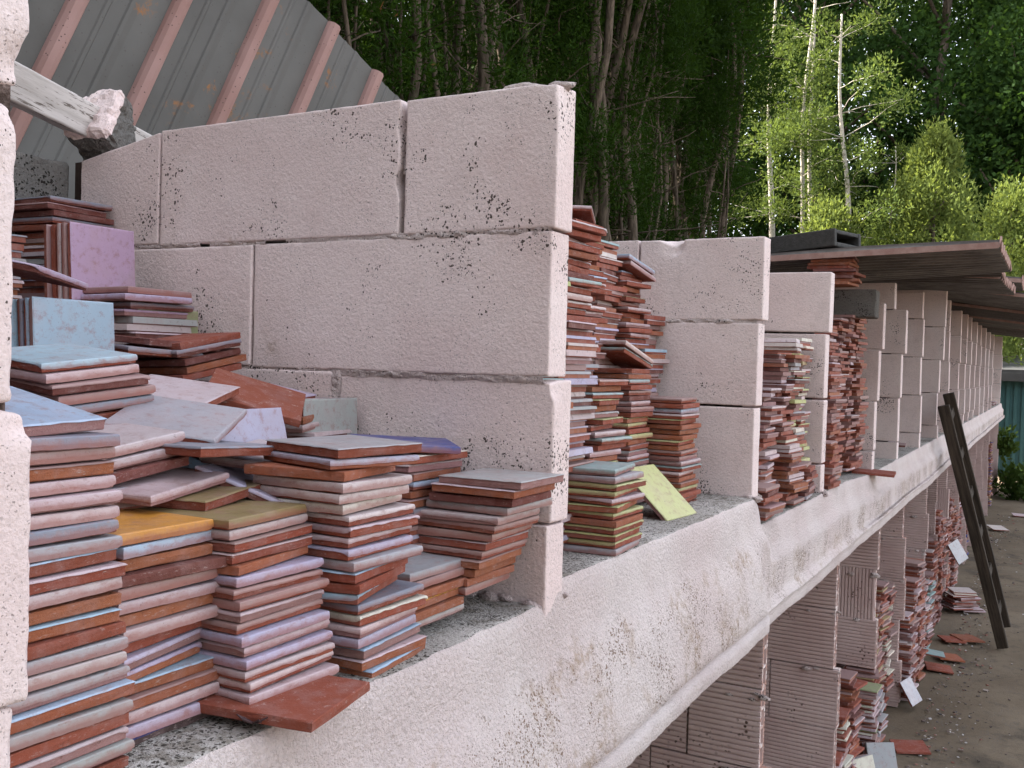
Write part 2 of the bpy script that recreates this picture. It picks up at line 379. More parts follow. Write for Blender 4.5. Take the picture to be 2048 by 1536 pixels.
# nearest partition: only its rounded end shows at the left border
p = tag(empty('block_partition', (0, .38, 1.08)), 'pink concrete block wall end cut off by the left picture border', 'partition', GP, 'thing')
y0 = .352
for (z0, z1, y1, xo, sd, ch) in ((1.055, 1.165, .409, -.006, 3, ()), (1.167, 1.360, .4155, 0, 4, ((.25, .027, .095, .02, .012),)),
                                 (1.364, 1.556, .4015, -.002, 5, ((.25, .027, .095, .016, .008),)), (1.564, 1.775, .4075, .001, 6, ((.25, .027, -.098, .03, .012), )), (1.779, 1.97, .403, 0, 7, ())):
    me = block_mesh(.5, y1 - y0, z1 - z0, sd, 6, 3, 26, .005, .0009, ch)
    put('concrete_block', me, p, -.25 + xo, (y0 + y1)/2 - .38, (z0 + z1)/2 - 1.08)
m = MB(); m.box(-.5, -.012, -.024, .022, .1, .88); m.build('mortar', (MAT['mortar'],), p)

# second partition: the large face in the middle of the picture
Y1 = 1.165
p = tag(empty('block_partition', (0, Y1, 1.08)), 'tall pink concrete block partition with wide cracked joints, largest face in the picture', 'partition', GP, 'thing')
B1 = [(-.240, .002, 1.577, 1.768, 0, 11, 0, ((.12, -.026, .095, .03, .004),)), (-.7345, -.2500, 1.577, 1.770, 0, 12, .002, ((.243, -.02, .06, .02, .006), (.243, -.02, -.02, .02, .007))),
      (-.935, -.739, 1.579, 1.765, 0, 13, .034, ()),
      (-.5235, -.002, 1.380, 1.573, .001, 14, 0, ()), (-1.03, -.5275, 1.381, 1.571, -.001, 15, 0, ()),
      (-.356, .006, 1.186, 1.376, .005, 16, 0, ((.18, -.02, .09, .02, .008),)), (-.86, -.361, 1.185, 1.376, 0, 17, 0, ()), (-1.03, -.864, 1.185, 1.376, 0, 18, 0, ()),
      (-.24, .003, 1.058, 1.182, .001, 19, 0, ()), (-.75, -.244, 1.058, 1.182, 0, 20, 0, ())]
for (x0, x1, z0, z1, dy, sd, sl, ch) in B1:
    big = x1 > -.3
    me = block_mesh(x1-x0, T, z1-z0, sd, max(6, int((x1-x0)/.012)), 2, 16, .0022, .0006, ch, slope=sl)
    put('concrete_block', me, p, (x0+x1)/2, T/2 + dy, (z0+z1)/2 - 1.08, 0, rnd.uniform(-.25, .25), 0)
# tongue on the block ends (the narrower rib of the end face)
m = MB(); m.box(-1.0, -.04, .038, T-.006, .0, .66); m.build('mortar', (MAT['dark_gap'],), p)
r2 = random.Random(3)
pts = [(-.09 + k*.012, .027, .688 + .007*math.sin(k*.9), r2.uniform(.007, .0135)) for k in range(8)]
seam(p, -.26, -.004, 0, .495, 1, .014, .004); seam(p, -.46, -.26, 0, .495, 6, .008, .002); seam(p, -.62, -.5, 0, .4955, 2, .010, .003); seam(p, -.82, -.64, 0, .496, 3, .010, .003)
seam(p, -.60, -.01, .002, .298, 4, .013, .004); seam(p, .24, .30, .001, -.358, 5, .018, .006, True); seam(p, .585, .612, .008, -.2445, 7, .009, .004, True)
lumps(p, pts, 2, 'mortar_lump')

def partition(Y, rows, label, xb=-1.0, seed=0, lean=0., mat='block', fine=False):
    """rows: list of (z0, z1, end_x, [joint xs])"""
    p = tag(empty('block_partition', (0, Y, 1.0)), label, 'partition', GP, 'thing')
    rr = random.Random(seed)
    for (z0, z1, ex, js) in rows:
        xs = [ex] + list(js) + [xb]
        for a, b in zip(xs[:-1], xs[1:]):
            lx = a - b - .005
            if lx < .03: continue
            if fine:
                ch = ((-.07, -.03, .088, .032, .020),) if fine == (z0, b) else ()
                me = block_mesh(lx, T, z1 - z0 - .004, seed + int(z0*100), max(5, int(lx/.009)), 2, 18, .0024, .0007, ch, mat=mat)
            else:
                me = shared_block(lx, T, round(z1 - z0 - .004, 3), rr.randrange(3), nx=5, ny=1, nz_=4, r=.003, amp=.001, mat=mat)
            put('concrete_block', me, p, (a+b)/2, T/2 + rr.uniform(-.003, .003) + lean*(z0-1.05), (z0+z1)/2 - 1.0, 0, rr.uniform(-.4, .4), rr.uniform(-.3, .3))
    z0, z1 = rows[-1][0], rows[0][1]
    m = MB(); m.box(xb+.02, -.05, .030, T-.008, z0-1.0, z1-1.01); m.build('mortar', (MAT['mortar'],), p)
    return p
p = partition(2.24, [(1.508, 1.702, .004, [-.302]), (1.312, 1.506, -.004, [-.52]), (1.09, 1.31, -.006, [-.28, -.78])],
          'pink block partition with a chip broken out of its top edge', seed=30, fine=(1.508, -.302))
r2 = random.Random(5)
seam(p, -.32, -.01, 0, .507, 8, .014, .005)
partition(3.01, [(1.512, 1.695, .004, [-.46]), (1.315, 1.510, -.004, [-.3, -.8]), (1.121, 1.313, -.002, [-.5]), (1.0, 1.119, -.004, [-.3])],
          'short topped pink block partition beside the pile with yellow edged tiles', seed=41)
partition(3.985, [(1.487, 1.668, .012, [-.22]), (1.288, 1.485, .002, [-.5]), (1.097, 1.286, -.002, [-.24, -.74]), (.99, 1.095, -.004, [-.4])],
          'pink block partition standing over the single red tile laid on the ledge', seed=44, lean=.06)
rest = [(4.66, 1.80, 'freckled dark spotted block partition whose top block is set back under the roof'), (5.46, 1.82, 'pink block partition sixth from the front in the roofed row'),
        (6.36, 1.90, 'pink block partition with an overhanging upper block just behind the ladder top'), (7.02, 1.885, 'pink block partition first one right of the ladder top')]
for k, Yv in enumerate((7.85, 8.45, 9.0, 9.6, 10.3, 11.0, 11.8, 12.6)):
    rest.append((Yv, 1.865 + .006 * (k % 3), 'pink block partition %s in the row right of the ladder top' % ORD[k + 2]))
rest.append((14.9, 1.93, 'last pink block partition at the far end of the shelves'))
for k, (Yv, zt, lab) in enumerate(rest):
    rr = random.Random(60 + k)
    zs = [zt]
    z = 1.485 if k < 3 else 1.49
    rows = []
    hs = [1.0, 1.09, 1.285, 1.482, 1.679, zt + .0]
    for a, b in zip(hs[:-1], hs[1:]):
        if b - a > .02: rows.append((a, b, rr.uniform(-.004, .005), [-rr.choice((.24, .3, .42, .5))]))
    rows.reverse()
    if k == 0: rows[0] = (1.679, zt, -.035, [-.3]); rows[1] = (1.482, 1.679, .018, [-.4])
    if k == 2: rows[0] = (1.679, zt, .03, [-.3]); rows[1] = (1.482, 1.679, .022, [-.4])
    partition(Yv, rows, lab, seed=60 + k, lean=0, mat='block_far')

# back wall with its grey block courses (shows only above the heap in the first bay)
p = tag(empty('back_wall', (-1.08, .3, -.2)), 'grey bare concrete back wall seen above the topmost tiles at the left', 'wall', None, 'thing')
m = MB(); m.box(0, .08, -.3, 15.2, 0, 1.66); m.build('wall_core', (MAT['grey_block'],), p)
for (ya, yb, zt, sd) in ((.3, .66, 1.735, 1), (.665, 1.03, 1.73, 2), (1.036, 1.16, 1.728, 3)):
    me = block_mesh(.10, yb-ya, .27, sd, 2, 14, 8, .006, .003, mat='grey_block'); put('concrete_block', me, p, .075, (ya+yb)/2 - .3, zt - .135 + .2)
# ------------------------------------------------------------------ concrete ledge
def ledge_top(y):
    s = lambda a, b: max(0., min(1., (y - a) / (b - a)))
    z = 1.078 + (1.103 - 1.078) * s(1.175, 1.205) - (1.103 - 1.035) * s(2.25, 2.285) - .02 * s(3.4, 3.9)
    return z
def build_ledge():
    ys = [.15]
    while ys[-1] < 15.2: ys.append(ys[-1] + max(.011, .009 * ys[-1]))
    v = []; f = []; mi = []
    prof_n = None
    for y in ys:
        zt = ledge_top(y)
        a = max(0., min(1., (2.215 - y) / .07)); a = a*a*(3-2*a)     # bulge of the near section
        lip = .853 + .012 * nz(0, y, 0, .8)
        P = [(-1.06, zt), (-.7, zt), (-.4, zt), (-.25, zt), (-.15, zt), (-.1, zt), (-.07, zt), (-.045, zt), (-.025, zt), (-.008, zt), (-.002, zt - .0008), (.001, zt - .004)]
        n_top = len(P) - 1
        bx = lambda b: b * a + (1 - a) * .030
        P += [(.004, zt-.015), (.007, zt-.03), (.009, zt-.05), (.012*a + .018*(1-a), zt-.07), (bx(.016), zt-.085), (bx(.022), zt-.098), (bx(.030), zt-.115), (bx(.037), zt-.132), (bx(.042), zt-.15), (bx(.045), zt-.165)]
        z1 = zt - .165
        for k in range(1, 5): P.append((bx(.046 + .003*k) + .012*(1-a)*k/4, z1 + (lip + .004 - z1) * k / 4))
        P += [(bx(.054) + .016*(1-a), lip), (bx(.053) + .016*(1-a), lip-.002), (bx(.064) + .014*(1-a), lip-.004), (bx(.064) + .014*(1-a), lip-.018), (bx(.064) + .014*(1-a), lip-.033), (bx(.063) + .013*(1-a), lip-.035), (.04, .817), (-.1, .815), (-1.06, .815)]
        for k, (x, z) in enumerate(P):
            if k > n_top - 3 and x > -.02:
                n_ = nz(y, z, 1.7, 4) * .0025 + nz(y, z, 5, 22) * .0014 + nz(y, z, 9, 70) * .0018
                x += n_ * (1.25 if a > .5 else .8); z += (nz(y, z, 4, 45) * .0025 if k < 14 else nz(y, 0, 4, 6) * .003)
            elif k <= n_top: z += nz(x, y, 2, 40) * .0022 + nz(x, y, 7, 9) * .003
            v.append((x, y, z))
        prof_n = len(P)
    for j in range(len(ys) - 1):
        for k in range(prof_n - 1):
            f.append((j*prof_n + k, j*prof_n + k + 1, (j+1)*prof_n + k + 1, (j+1)*prof_n + k)[::-1]); mi.append(1 if k < 10 else 0)
    last = (len(ys)-1) * prof_n
    f.append(tuple(range(prof_n))); mi.append(0); f.append(tuple(last + k for k in range(prof_n))[::-1]); mi.append(0)
    o = obj('concrete_ledge', mesh_np('concrete_ledge', v, f, (MAT['ledge'], MAT['ledge_top'], MAT['ledge_band'], MAT['grey_block']), True, mi))
    at = o.data.attributes.new('rough', 'FLOAT', 'POINT')
    rg = [0.0]*12 + [.0, .0, .05, .2, .4, .6, .8, .95, 1, 1] + [1]*4 + [.6, .4, .1, .1, .1, .1, 0, 0, 0]
    at.data.foreach_set('value', np.tile(np.array(rg[:prof_n], np.float32), len(ys)))
    tag(o, 'long rough whitewashed concrete ledge carrying the partitions and tile stacks', 'ledge')
    r2 = random.Random(8)
    pts = []
    for k in range(70):                                            # plaster thrown up where the partitions meet the ledge
        Yp = r2.choice((1.19, 1.19, 2.27, 2.27, 3.04)); zt = ledge_top(Yp - .06)
        pts.append((r2.uniform(-.12, .006), Yp + r2.choice((-1, 1)) * r2.uniform(.028, .034), zt + r2.uniform(-.004, .003), r2.uniform(.005, .011)))
    lumps(o, pts, 12, 'mortar_lump')
build_ledge()

# ------------------------------------------------------------------ lower hollow brick partitions
def brick_mesh(L, H, Tk, vert=False, cells=4):
    m = MB(); n = max(4, int(H / .0125)); sk = .0065
    def skin(ysign):
        pr = []
        for k in range(n):
            z0 = -H/2 + H * k / n; z1 = -H/2 + H * (k+1) / n
            pr += [(-.0022, z0 + .0013), (.0028, z0 + .0025), (.0028, z1 - .0025), (-.0022, z1 - .0013)]
        yo = ysign * (Tk/2 - .0028)
        out = [(yo + ysign * d, z) for d, z in pr]; inn = [(ysign * (Tk/2 - sk - .0028), -H/2), (ysign * (Tk/2 - sk - .0028), H/2)]
        v = []; f = []; K = len(out)
        for (y, z) in out: v += [(-L/2, y, z), (L/2, y, z)]
        for i in range(K-1): f.append((2*i, 2*i+1, 2*i+3, 2*i+2) if ysign < 0 else (2*i, 2*i+2, 2*i+3, 2*i+1))
        b = len(v)
        for (y, z) in inn: v += [(-L/2, y, z), (L/2, y, z)]
        f.append((b, b+2, b+3, b+1) if ysign < 0 else (b, b+1, b+3, b+2))
        loop = [2*i+1 for i in range(K)] + [b+3, b+1]
        m.add(v, f, 0)
        vv = [v[i] for i in loop]; m.add(vv, [tuple(range(len(vv)))] if ysign < 0 else [tuple(range(len(vv)))[::-1]], 1)
    skin(-1); skin(1)
    yi = Tk/2 - sk - .0028
    for k in range(cells + 1):
        z = -H/2 + .004 + (H - .008) * k / cells
        m.box(-L/2, L/2 - .001, -yi, yi, z - .0035, z + .0035, 1)
    me = m.mesh('hollow_brick', (MAT['brick'], MAT['brick_edge']))
    if vert: me.transform(Matrix.Rotation(R(90), 4, 'Y'))
    return me
_bk = {}
def brick(L, H, vert=False):
    k = (round(L, 2), round(H, 3), vert)
    if k not in _bk: _bk[k] = brick_mesh(k[0], k[1], .044, vert)
    return _bk[k]
GB = 'hollow brick partitions under the ledge'
low = [(2.40, 'ribbed hollow brick partition nearest the camera under the ledge'), (3.345, 'second ribbed hollow brick partition under the ledge, plaster smeared at its top'),
       (4.11, 'third hollow brick partition under the ledge, with one vertically ribbed brick'), (5.0, 'fourth hollow brick partition under the ledge beside the tall stack of yellow edged tiles'),
       (5.93, 'fifth hollow brick partition under the ledge'), (6.5, 'sixth hollow brick partition under the ledge'), (7.3, 'hollow brick partition under the ledge crossed by the ladder'),
       (8.2, 'first hollow brick partition right of the ladder under the ledge'), (9.1, 'second hollow brick partition right of the ladder under the ledge'), (10.1, 'third hollow brick partition right of the ladder under the ledge'),
       (11.2, 'fourth hollow brick partition right of the ladder under the ledge'), (12.4, 'fifth hollow brick partition right of the ladder under the ledge'), (14.6, 'farthest hollow brick partition under the end of the ledge')]
for k, (Yv, lab) in enumerate(low):
    rr = random.Random(200 + k)
    p = tag(empty('brick_partition', (0, Yv, -.2)), lab, 'partition', GB, 'thing')
    z = 1.012; row = 0
    while z > .01:
        h = min(.197, z); zc = z - h/2; x = rr.uniform(-.012, .016); first = True
        if k == 2 and row == 3: z -= .2; row += 1; 
        if k == 2 and row >= 4: break
        while x > -.95:
            L = (.30 if not first else rr.choice((.3, .3, .16, .22)))
            if k == 0 and first: L = .185 if row % 2 else .30
            vert = (k == 2 and row == 1) or (k > 3 and rr.random() < .12)
            if vert: me = brick(h, round(L, 2), True)
            else: me = brick(L, h)
            put('hollow_brick', me, p, x - L/2, .022 + rr.uniform(-.003, .003), zc, 0, rr.uniform(-.08, .08), rr.uniform(-.3, .3))
            x -= L + .004; first = False
        z -= h + .0004; row += 1
    m = MB(); m.box(-.93, -.025, .014, .030, .0 if k != 2 else .42, 1.01); m.build('mortar', (MAT['brick'],), p)
    if k < 5:
        lumps(p, [(rr.uniform(-.10, .004), rr.uniform(-.004, .012), rr.choice((.995, .80, .60)) + rr.uniform(-.012, .012), rr.uniform(.005, .011)) for _ in range(14)], k, 'mortar_lump')

# ------------------------------------------------------------------ tiles
TS, TT = .116, .0096
CLAY = {'r': (.25, .064, .037), 'd': (.14, .045, .035), 'o': (.29, .095, .046), 'm': (.28, .145, .135), 'k': (.075, .045, .042)}
GLZ = {'w': (.48, .375, .38), 'g': (.33, .32, .325), 'l': (.40, .355, .46), 'b': (.33, .43, .53), 'B': (.045, .06, .20), 'p': (.39, .28, .39), 'o': (.52, .22, .035), 'u': (.22, .155, .07),
       'y': (.42, .42, .19), 't': (.27, .36, .35), 's': (.20, .21, .25), 'G': (.27, .29, .15), 'n': (.30, .185, .17), 'a': (.58, .53, .43), 'Y': (.36, .27, .13), 'W': (.58, .49, .47)}
NAMES = {'w': 'pinkish white', 'g': 'grey', 'l': 'lavender', 'b': 'pale blue', 'B': 'deep blue', 'p': 'purple', 'o': 'orange', 'u': 'mustard brown', 'y': 'pale yellow-green', 't': 'teal', 's': 'slate grey', 'G': 'olive green', 'n': 'reddish mauve', 'a': 'cream', 'Y': 'yellow', 'W': 'white', 'r': 'bare red', 'd': 'dark red'}
def body_mesh(sd):
    rr = random.Random(900 + sd); n = 5; h = TS/2; rings = []
    def loop(z, ins, amp):
        out = []
        for side in range(4):
            for k in range(n):
                t = -1 + 2*k/n
                x, y = ((t, -1), (1, t), (-t, 1), (-1, -t))[side]
                q = 1 - ins/h + rr.uniform(-amp, amp)/h
                out.append((x*h*q, y*h*q, z))
        return out
    v = []; R_ = [loop(0, .0014, .0007), loop(.0010, .0002, .0006), loop(TT*.55, 0, .0005), loop(TT-.0008, .0001, .0004), loop(TT, .0009, .0003)]
    for r_ in R_: v += r_
    K = 4*n; f = [tuple(range(K))[::-1], tuple(4*K + i for i in range(K))]
    for a in range(4):
        for i in range(K): f.append((a*K+i, a*K+(i+1) % K, (a+1)*K+(i+1) % K, (a+1)*K+i))
    return mesh_np('tile', v, f, (MAT['clay'],), False)
def glaze_mesh(sd, cover):
    """glaze: a skin over the top that runs down the sides in uneven drips; cover = mean share of the side it hides"""
    rr = random.Random(1300 + sd); n = 26; h = TS/2; K = 4*n
    cov = []
    for side in range(4):
        c = max(.06, min(.98, cover + rr.uniform(-.28, .28))) if cover > .12 else cover
        ph = rr.uniform(0, 50); drip = rr.random() < .55
        for k in range(n):
            t = k/n
            d = c + .10*noise.noise(Vector((t*7, ph, sd))) + .10*noise.noise(Vector((t*19, ph, sd)))
            if drip and cover > .12: d += .42*max(0, noise.noise(Vector((t*13, ph + 9, sd))))
            cov.append(d)
    for _ in range(1): cov = [(cov[i-1] + 2*cov[i] + cov[(i+1) % K])/4 for i in range(K)]
    cov = [max(.03, min(.97, c)) for c in cov]
    def ring(ins, zf):
        out = []
        for side in range(4):
            for k in range(n):
                t = -1 + 2*k/n; x, y = ((t, -1), (1, t), (-t, 1), (-1, -t))[side]; q = 1 - ins/h
                out.append((x*h*q, y*h*q, zf(side*n + k)))
        return out
    rings = [ring(.0016, lambda i: TT + .0006), ring(.0002, lambda i: TT + .0004), ring(-.0008, lambda i: TT - .0005), ring(-.0013, lambda i: TT*(1 - cov[i]*.55)), ring(-.0012, lambda i: TT*(1 - cov[i]) + .0004), ring(.0016, lambda i: TT*(1 - cov[i]) - .0002)]
    v = [p for r_ in rings for p in r_]; f = [tuple(range(K))]
    for a in range(len(rings)-1):
        for i in range(K): f.append((a*K+i, (a+1)*K+i, (a+1)*K+(i+1) % K, a*K+(i+1) % K))
    return mesh_np('glaze', v, f, (MAT['glaze'],), False)
BODY = [body_mesh(i) for i in range(7)]
GLAZE = {'thin': [glaze_mesh(i, .10) for i in range(4)], 'mid': [glaze_mesh(10 + i, .42) for i in range(9)], 'full': [glaze_mesh(30 + i, .80) for i in range(8)]}
heap = []                                                      # (matrix, clay colour, glaze colour, size factor)
n_single = 0
def jcol(c, rr, a=.10): 
    k = 1 + rr.uniform(-a, a); return tuple(min(.85, x * k * (1 + rr.uniform(-.04, .04))) for x in c)
def tile(M, gl, clay, cov, label, group, rr, sz=1.0):
    global n_single
    n_single += 1
    o = obj('tile', rr.choice(BODY), None, M @ Matrix.Diagonal((sz, sz, 1, 1)))
    o.color = (*jcol(CLAY[clay], rr), 1)
    tag(o, label, 'tile', group)
    if gl not in 'rd':
        g = obj('glaze', rr.choice(GLAZE[cov]), o); g.color = (*jcol(GLZ[gl], rr, .08), 1)
    return o
def hidden(M, rr, sz=1.0, gl=None, clay=None): heap.append((M.copy(), jcol(CLAY[clay or rr.choice('rrdmo')], rr), None if gl == 'r' else jcol(GLZ[gl or rr.choice('wgwln')], rr), sz))
def RZ(a): return Matrix.Rotation(R(a), 4, 'Z')
def RX(a): return Matrix.Rotation(R(a), 4, 'X')
def RY(a): return Matrix.Rotation(R(a), 4, 'Y')
TR = Matrix.Translation
GT = {'r': 'r', 'd': 'd'}
def parse(codes):
    """two characters a tile: glaze code + cover/clay hint: 1 thin, 2 mid, 3 full; clay letter optional via upper list"""
    return codes.split()
def stack(where, cx, cy, ztop, codes, z0, yaw=0, drift=(0, 0), tilt=(0, 0), jit=.003, yj=2.5, sz=1.0, seed=0, single=True, group=None, pitch=.01125, yaws=None, labels=None, zs=1.0):
    """cx,cy: the stack's near corner (its +x, -y one) at the top; codes run from the top down; hidden tiles fill down to z0"""
    rr = random.Random(seed); h = TS*sz/2
    cds = parse(codes); n = len(cds)
    for i, c in enumerate(cds):
        gl = c[0]; cov = {'1': 'thin', '2': 'mid', '3': 'full'}[c[1]]; clay = c[2] if len(c) > 2 else ('r' if gl != 'd' else 'd')
        d = i * pitch
        yw = yaw + rr.uniform(-yj, yj) + (yaws.get(i, 0) if yaws else 0)
        x = cx + drift[0]*d + rr.uniform(-jit, jit); y = cy + drift[1]*d + rr.uniform(-jit, jit)
        M = TR((x, y, ztop - d - TT)) @ RZ(yaw) @ RX(tilt[0] + rr.uniform(-.55, .55)) @ RY(tilt[1] + rr.uniform(-.45, .45)) @ RZ(yw - yaw) @ TR((-h, h, 0)) @ Matrix.Diagonal((1, 1, zs, 1))
        if single:
            lab = (labels or {}).get(i) or '%s tile, %s from top of %s' % ((NAMES[gl]), ORD[i+1], where)
            tile(M, gl, clay, cov, lab, group or where, rr, sz)
        else: hidden(M, rr, sz, gl if gl not in 'rd' else 'r', clay)
    zb = ztop - (n-1)*pitch - TT; k = 1
    xx, yy = cx + drift[0]*n*pitch, cy + drift[1]*n*pitch
    while zb - k*pitch > z0 - .002:
        hidden(TR((xx - h + rr.uniform(-jit, jit), yy + h + rr.uniform(-jit, jit), zb - k*pitch)) @ RZ(yaw + rr.uniform(-3, 3)), rr, sz); k += 1
def standing(where, X, Yc, zb, codes, lean=0, yaw=0, seed=0, single=True, sz=1.0, group=None, front=None, jit=.003, kind='upright'):
    """tiles on edge like books, glazed faces to +x; first code is the front one"""
    rr = random.Random(seed); h = TS*sz/2
    for i, c in enumerate(parse(codes)):
        gl = c[0]; cov = {'1': 'thin', '2': 'mid', '3': 'full'}[c[1]]; clay = c[2] if len(c) > 2 else 'r'
        M = TR((X, Yc + rr.uniform(-jit, jit), zb)) @ RZ(yaw) @ RY(lean + rr.uniform(-1, 1)) @ TR((-i*.0128 - TT, 0, h)) @ RY(90) @ RZ(rr.choice((0, 90, 180, 270)))
        if single:
            tile(M, gl, clay, cov, '%s tile, %s in %s' % (NAMES[gl], ORD[i+1], where), group or where, rr, sz)
        else: hidden(M, rr, sz, gl if gl not in 'rd' else 'r', clay)
def loose(label, c, gl, clay='r', cov='mid', yaw=0, rx=0, ry=0, sz=1.0, seed=0, group='loose tiles lying on the heap', flip=False):
    M = TR(c) @ RZ(yaw) @ RX(rx) @ RY(ry) @ (RX(180) if flip else Matrix()) @ TR((0, 0, -TT/2))
    return tile(M, gl, clay, cov, label, group, random.Random(seed), sz)
def column(cx, cy, z0, z1, seed, pal='wgrrn', yaw=0, drift=(0, 0), jit=.006, yj=5, sz=1.0):
    rr = random.Random(seed); n = int((z1-z0)/.0113)
    codes = ' '.join(rr.choice(pal) + rr.choice('1223') + rr.choice('rrrrdom') for _ in range(n))
    stack('', cx, cy, z1, codes, z0, yaw, drift, jit=jit, yj=yj, sz=sz, seed=seed, single=False)

L1 = 1.082
# --- first bay, front row
stack('the stack beside the left wall end', -.075, .426, 1.3330, 's3m n3m n1o w3m w3m w3m s3 g3m b1 w2 w3 d1o b1o r1 g3 w3m g2m b1o g3 r1 w2m g3m r1 b1', L1, 0, (.17, -.04), jit=.003, yj=2, seed=1, sz=.96)
loose('pale blue tile tilted to the camera on top of the leftmost stack', (-.138, .478, 1.349), 'b', 'm', 'thin', 3, 2, 11, .98, 26)
stack('the stack topped by the orange tile', -.068, .537, 1.253, 'o3o b3m r1o d1 n3r w3m d1o w3m n2r l2m l2o b1o n1o w3m l3m B1k', L1, 0, (.05, .02), jit=.004, yj=2, seed=2, sz=.91, yaws={1: 4, 8: 8, 9: 14, 10: 12, 3: -6}, labels={0: 'glossy orange glazed tile lying on top of its stack in front'})
stack('the stack topped by the mustard brown tile', -.052, .644, 1.253, 'u3 w3m n1r w1r d1o l3m n2r n3r w2m n2r l3m w2m l3m w2 w2 w3m', 1.094, 0, (.19, .0), jit=.003, yj=2, seed=3, zs=.9, pitch=.0101, yaws={0: 7, 1: 5, 2: 4, 3: 3, 4: 8})
loose('bare red tile lying flat on the ledge under two stacks', (-.019, .686, 1.0895), 'r', 'r', 'thin', 12, 0, 1.5, .98, 4, 'loose tiles lying on the ledge')
stack('the stack with thick pinkish white tiles', -.028, .758, 1.3095, 'g1 l2o r1o W3r W3r W3r W2r w2r w2r l2r g3m b1 r1 b2 s2 a2 w2m l3m b1m w1o b1o', 1.084, 2, (.10, .16), jit=.005, yj=4, seed=5, sz=.99, yaws={0: -14, 1: -16, 2: 10, 12: 6, 13: 12, 14: -4, 11: 6})
stack('the leaning stack beside the cracked partition', .028, 1.036, 1.256, 'g1m w1o d2 g3m w3m n2r n3r w1r n2r n1o d1o r1o n3r', 1.11, 1, (-.52, -.03), jit=.005, yj=3, seed=6, yaws={0: -3})
stack('the low stack left of the leaning stack', -.042, .918, 1.156, 'g3 n3o r1o o1o r1o g3k', 1.084, 1, jit=.006, seed=7)
stack('the stack under the deep blue tile', -.11, 1.016, 1.2785, 'a1 w2m n1o b2 r1o n1o s3m', 1.084, 0, (.0, -.05), jit=.006, yj=4, seed=8)
loose('deep blue glossy tile with a rounded edge lying rotated on its stack', (-.165, 1.070, 1.287), 'B', 'r', 'full', 40, 0, 2, 1.14, 27)
# --- second row and heap
stack('the tilted stack behind the orange tile', -.172, .590, 1.306, 'w3m w3m d1', 1.092, 0, (.25, .0), tilt=(7, 3), jit=.004, yj=3, seed=9)
stack('the tilted stack topped by the sky blue tile', -.300, .636, 1.384, 'b2 w3m n2d n3m s3m r2 w3m n2', 1.11, 0, (.1, .45), tilt=(6, 5), jit=.004, yj=3, seed=10, labels={0: 'sky blue glazed tile on top of a tilted stack, brown stain across it'})
stack('the tilted reddish stack near the partition', -.48, .975, 1.412, 'r1 s2d d1 r1o r1', 1.2, 0, (.12, .35), tilt=(10, -2), jit=.006, yj=5, seed=11)
stack('the small mauve stack jutting over the heap', -.62, 1.000, 1.494, 'n3m l3m s2d p2m', 1.2, -2, (.05, .4), jit=.012, yj=5, seed=12)
stack('the topmost stack at the left', -.850, 1.040, 1.646, 's2d n2d d2 s2 r2 n1', 1.3, 0, (.25, .15), jit=.006, yj=3, seed=13)
stack('the grey stack below the topmost one', -.80, .845, 1.567, 's3 r1 s3 g3 g3 g2', 1.25, 0, jit=.006, yj=3, seed=14, single=False)
standing('the upright row with the purple face, front first', -.72, 1.045, 1.475, 'p1r n2 w2 d2 n1', lean=-3, seed=15, group='upright purple tiles')
standing('the upright row with the pale blue face, front first', -.50, .832, 1.345, 'b1m b2 s2 b1 d2 B2', lean=-4, seed=16, group='upright pale blue tiles')
standing('the upright row with the olive face, front first', -.62, 1.088, 1.348, 'G1 d1 y1 r1', lean=-2, seed=17, group='upright olive tiles')
standing('the upright row with the grey speckled face, front first', -.305, 1.100, 1.223, 'g1 g1 r1 w2m s1 w1 r1 g1 n1 y1', lean=-2, seed=18, group='upright grey tiles')
standing('the leaning row with the lavender face, front first', -.215, .872, 1.222, 'l1r l2 n1 d1 s1', lean=-16, yaw=4, seed=19, group='upright lavender tiles')
for (cx, cy, z1, sd) in ((-.66, .985, 1.47, 70), (-.50, .775, 1.34, 71), (-.58, 1.03, 1.345, 72), (-.30, 1.045, 1.22, 73), (-.21, .815, 1.21, 74), (-.42, 1.045, 1.22, 79), (-.33, .815, 1.21, 80), (-.62, .775, 1.34, 81),
                         (-.30, .80, 1.28, 75), (-.74, .99, 1.46, 76), (-.17, .69, 1.215, 77), (-.45, .69, 1.30, 78), (-.86, .72, 1.5, 82), (-.62, .62, 1.4, 83), (-.43, .47, 1.30, 84), (-.16, .47, 1.27, 85), (-.30, .47, 1.28, 86), (-.75, .45, 1.4, 87)):
    column(cx, cy, L1, z1, sd, jit=.004, yj=3)
loose('pale grey tile tilted towards the right on the middle of the heap', (-.245, .760, 1.326), 'g', 'r', 'mid', 28, 13, 7, 1, 31)
loose('pale grey tile half covered by the tilted sky blue topped stack', (-.33, .83, 1.350), 'w', 'r', 'thin', 20, 10, 6, 1, 32)
loose('upturned bare red tile resting against the upright grey tiles', (-.315, .955, 1.345), 'r', 'r', 'thin', 38, 14, 16, 1.05, 33)
loose('white edged tile under the upturned red tile near the partition', (-.40, 1.05, 1.345), 'l', 'r', 'mid', 10, 4, 10, 1, 34)
loose('dark tile with blue drips along its edge, lying flat in the heap', (-.185, .735, 1.302), 's', 'r', 'mid', 2, -3, 0, 1.02, 35)
loose('pale blue tile lying in the hollow behind the white topped tilted stack', (-.27, .765, 1.272), 'b', 'm', 'full', 20, 8, 12, 1, 36)
loose('pale blue tile lying tilted beside another in the hollow of the heap', (-.255, .70, 1.283), 'b', 'm', 'full', -25, 3, 24, 1, 37)
loose('white edged dirty tile lying tilted behind the orange tile', (-.188, .664, 1.2720), 'w', 'm', 'mid', 10, 5, 2, 1, 38)
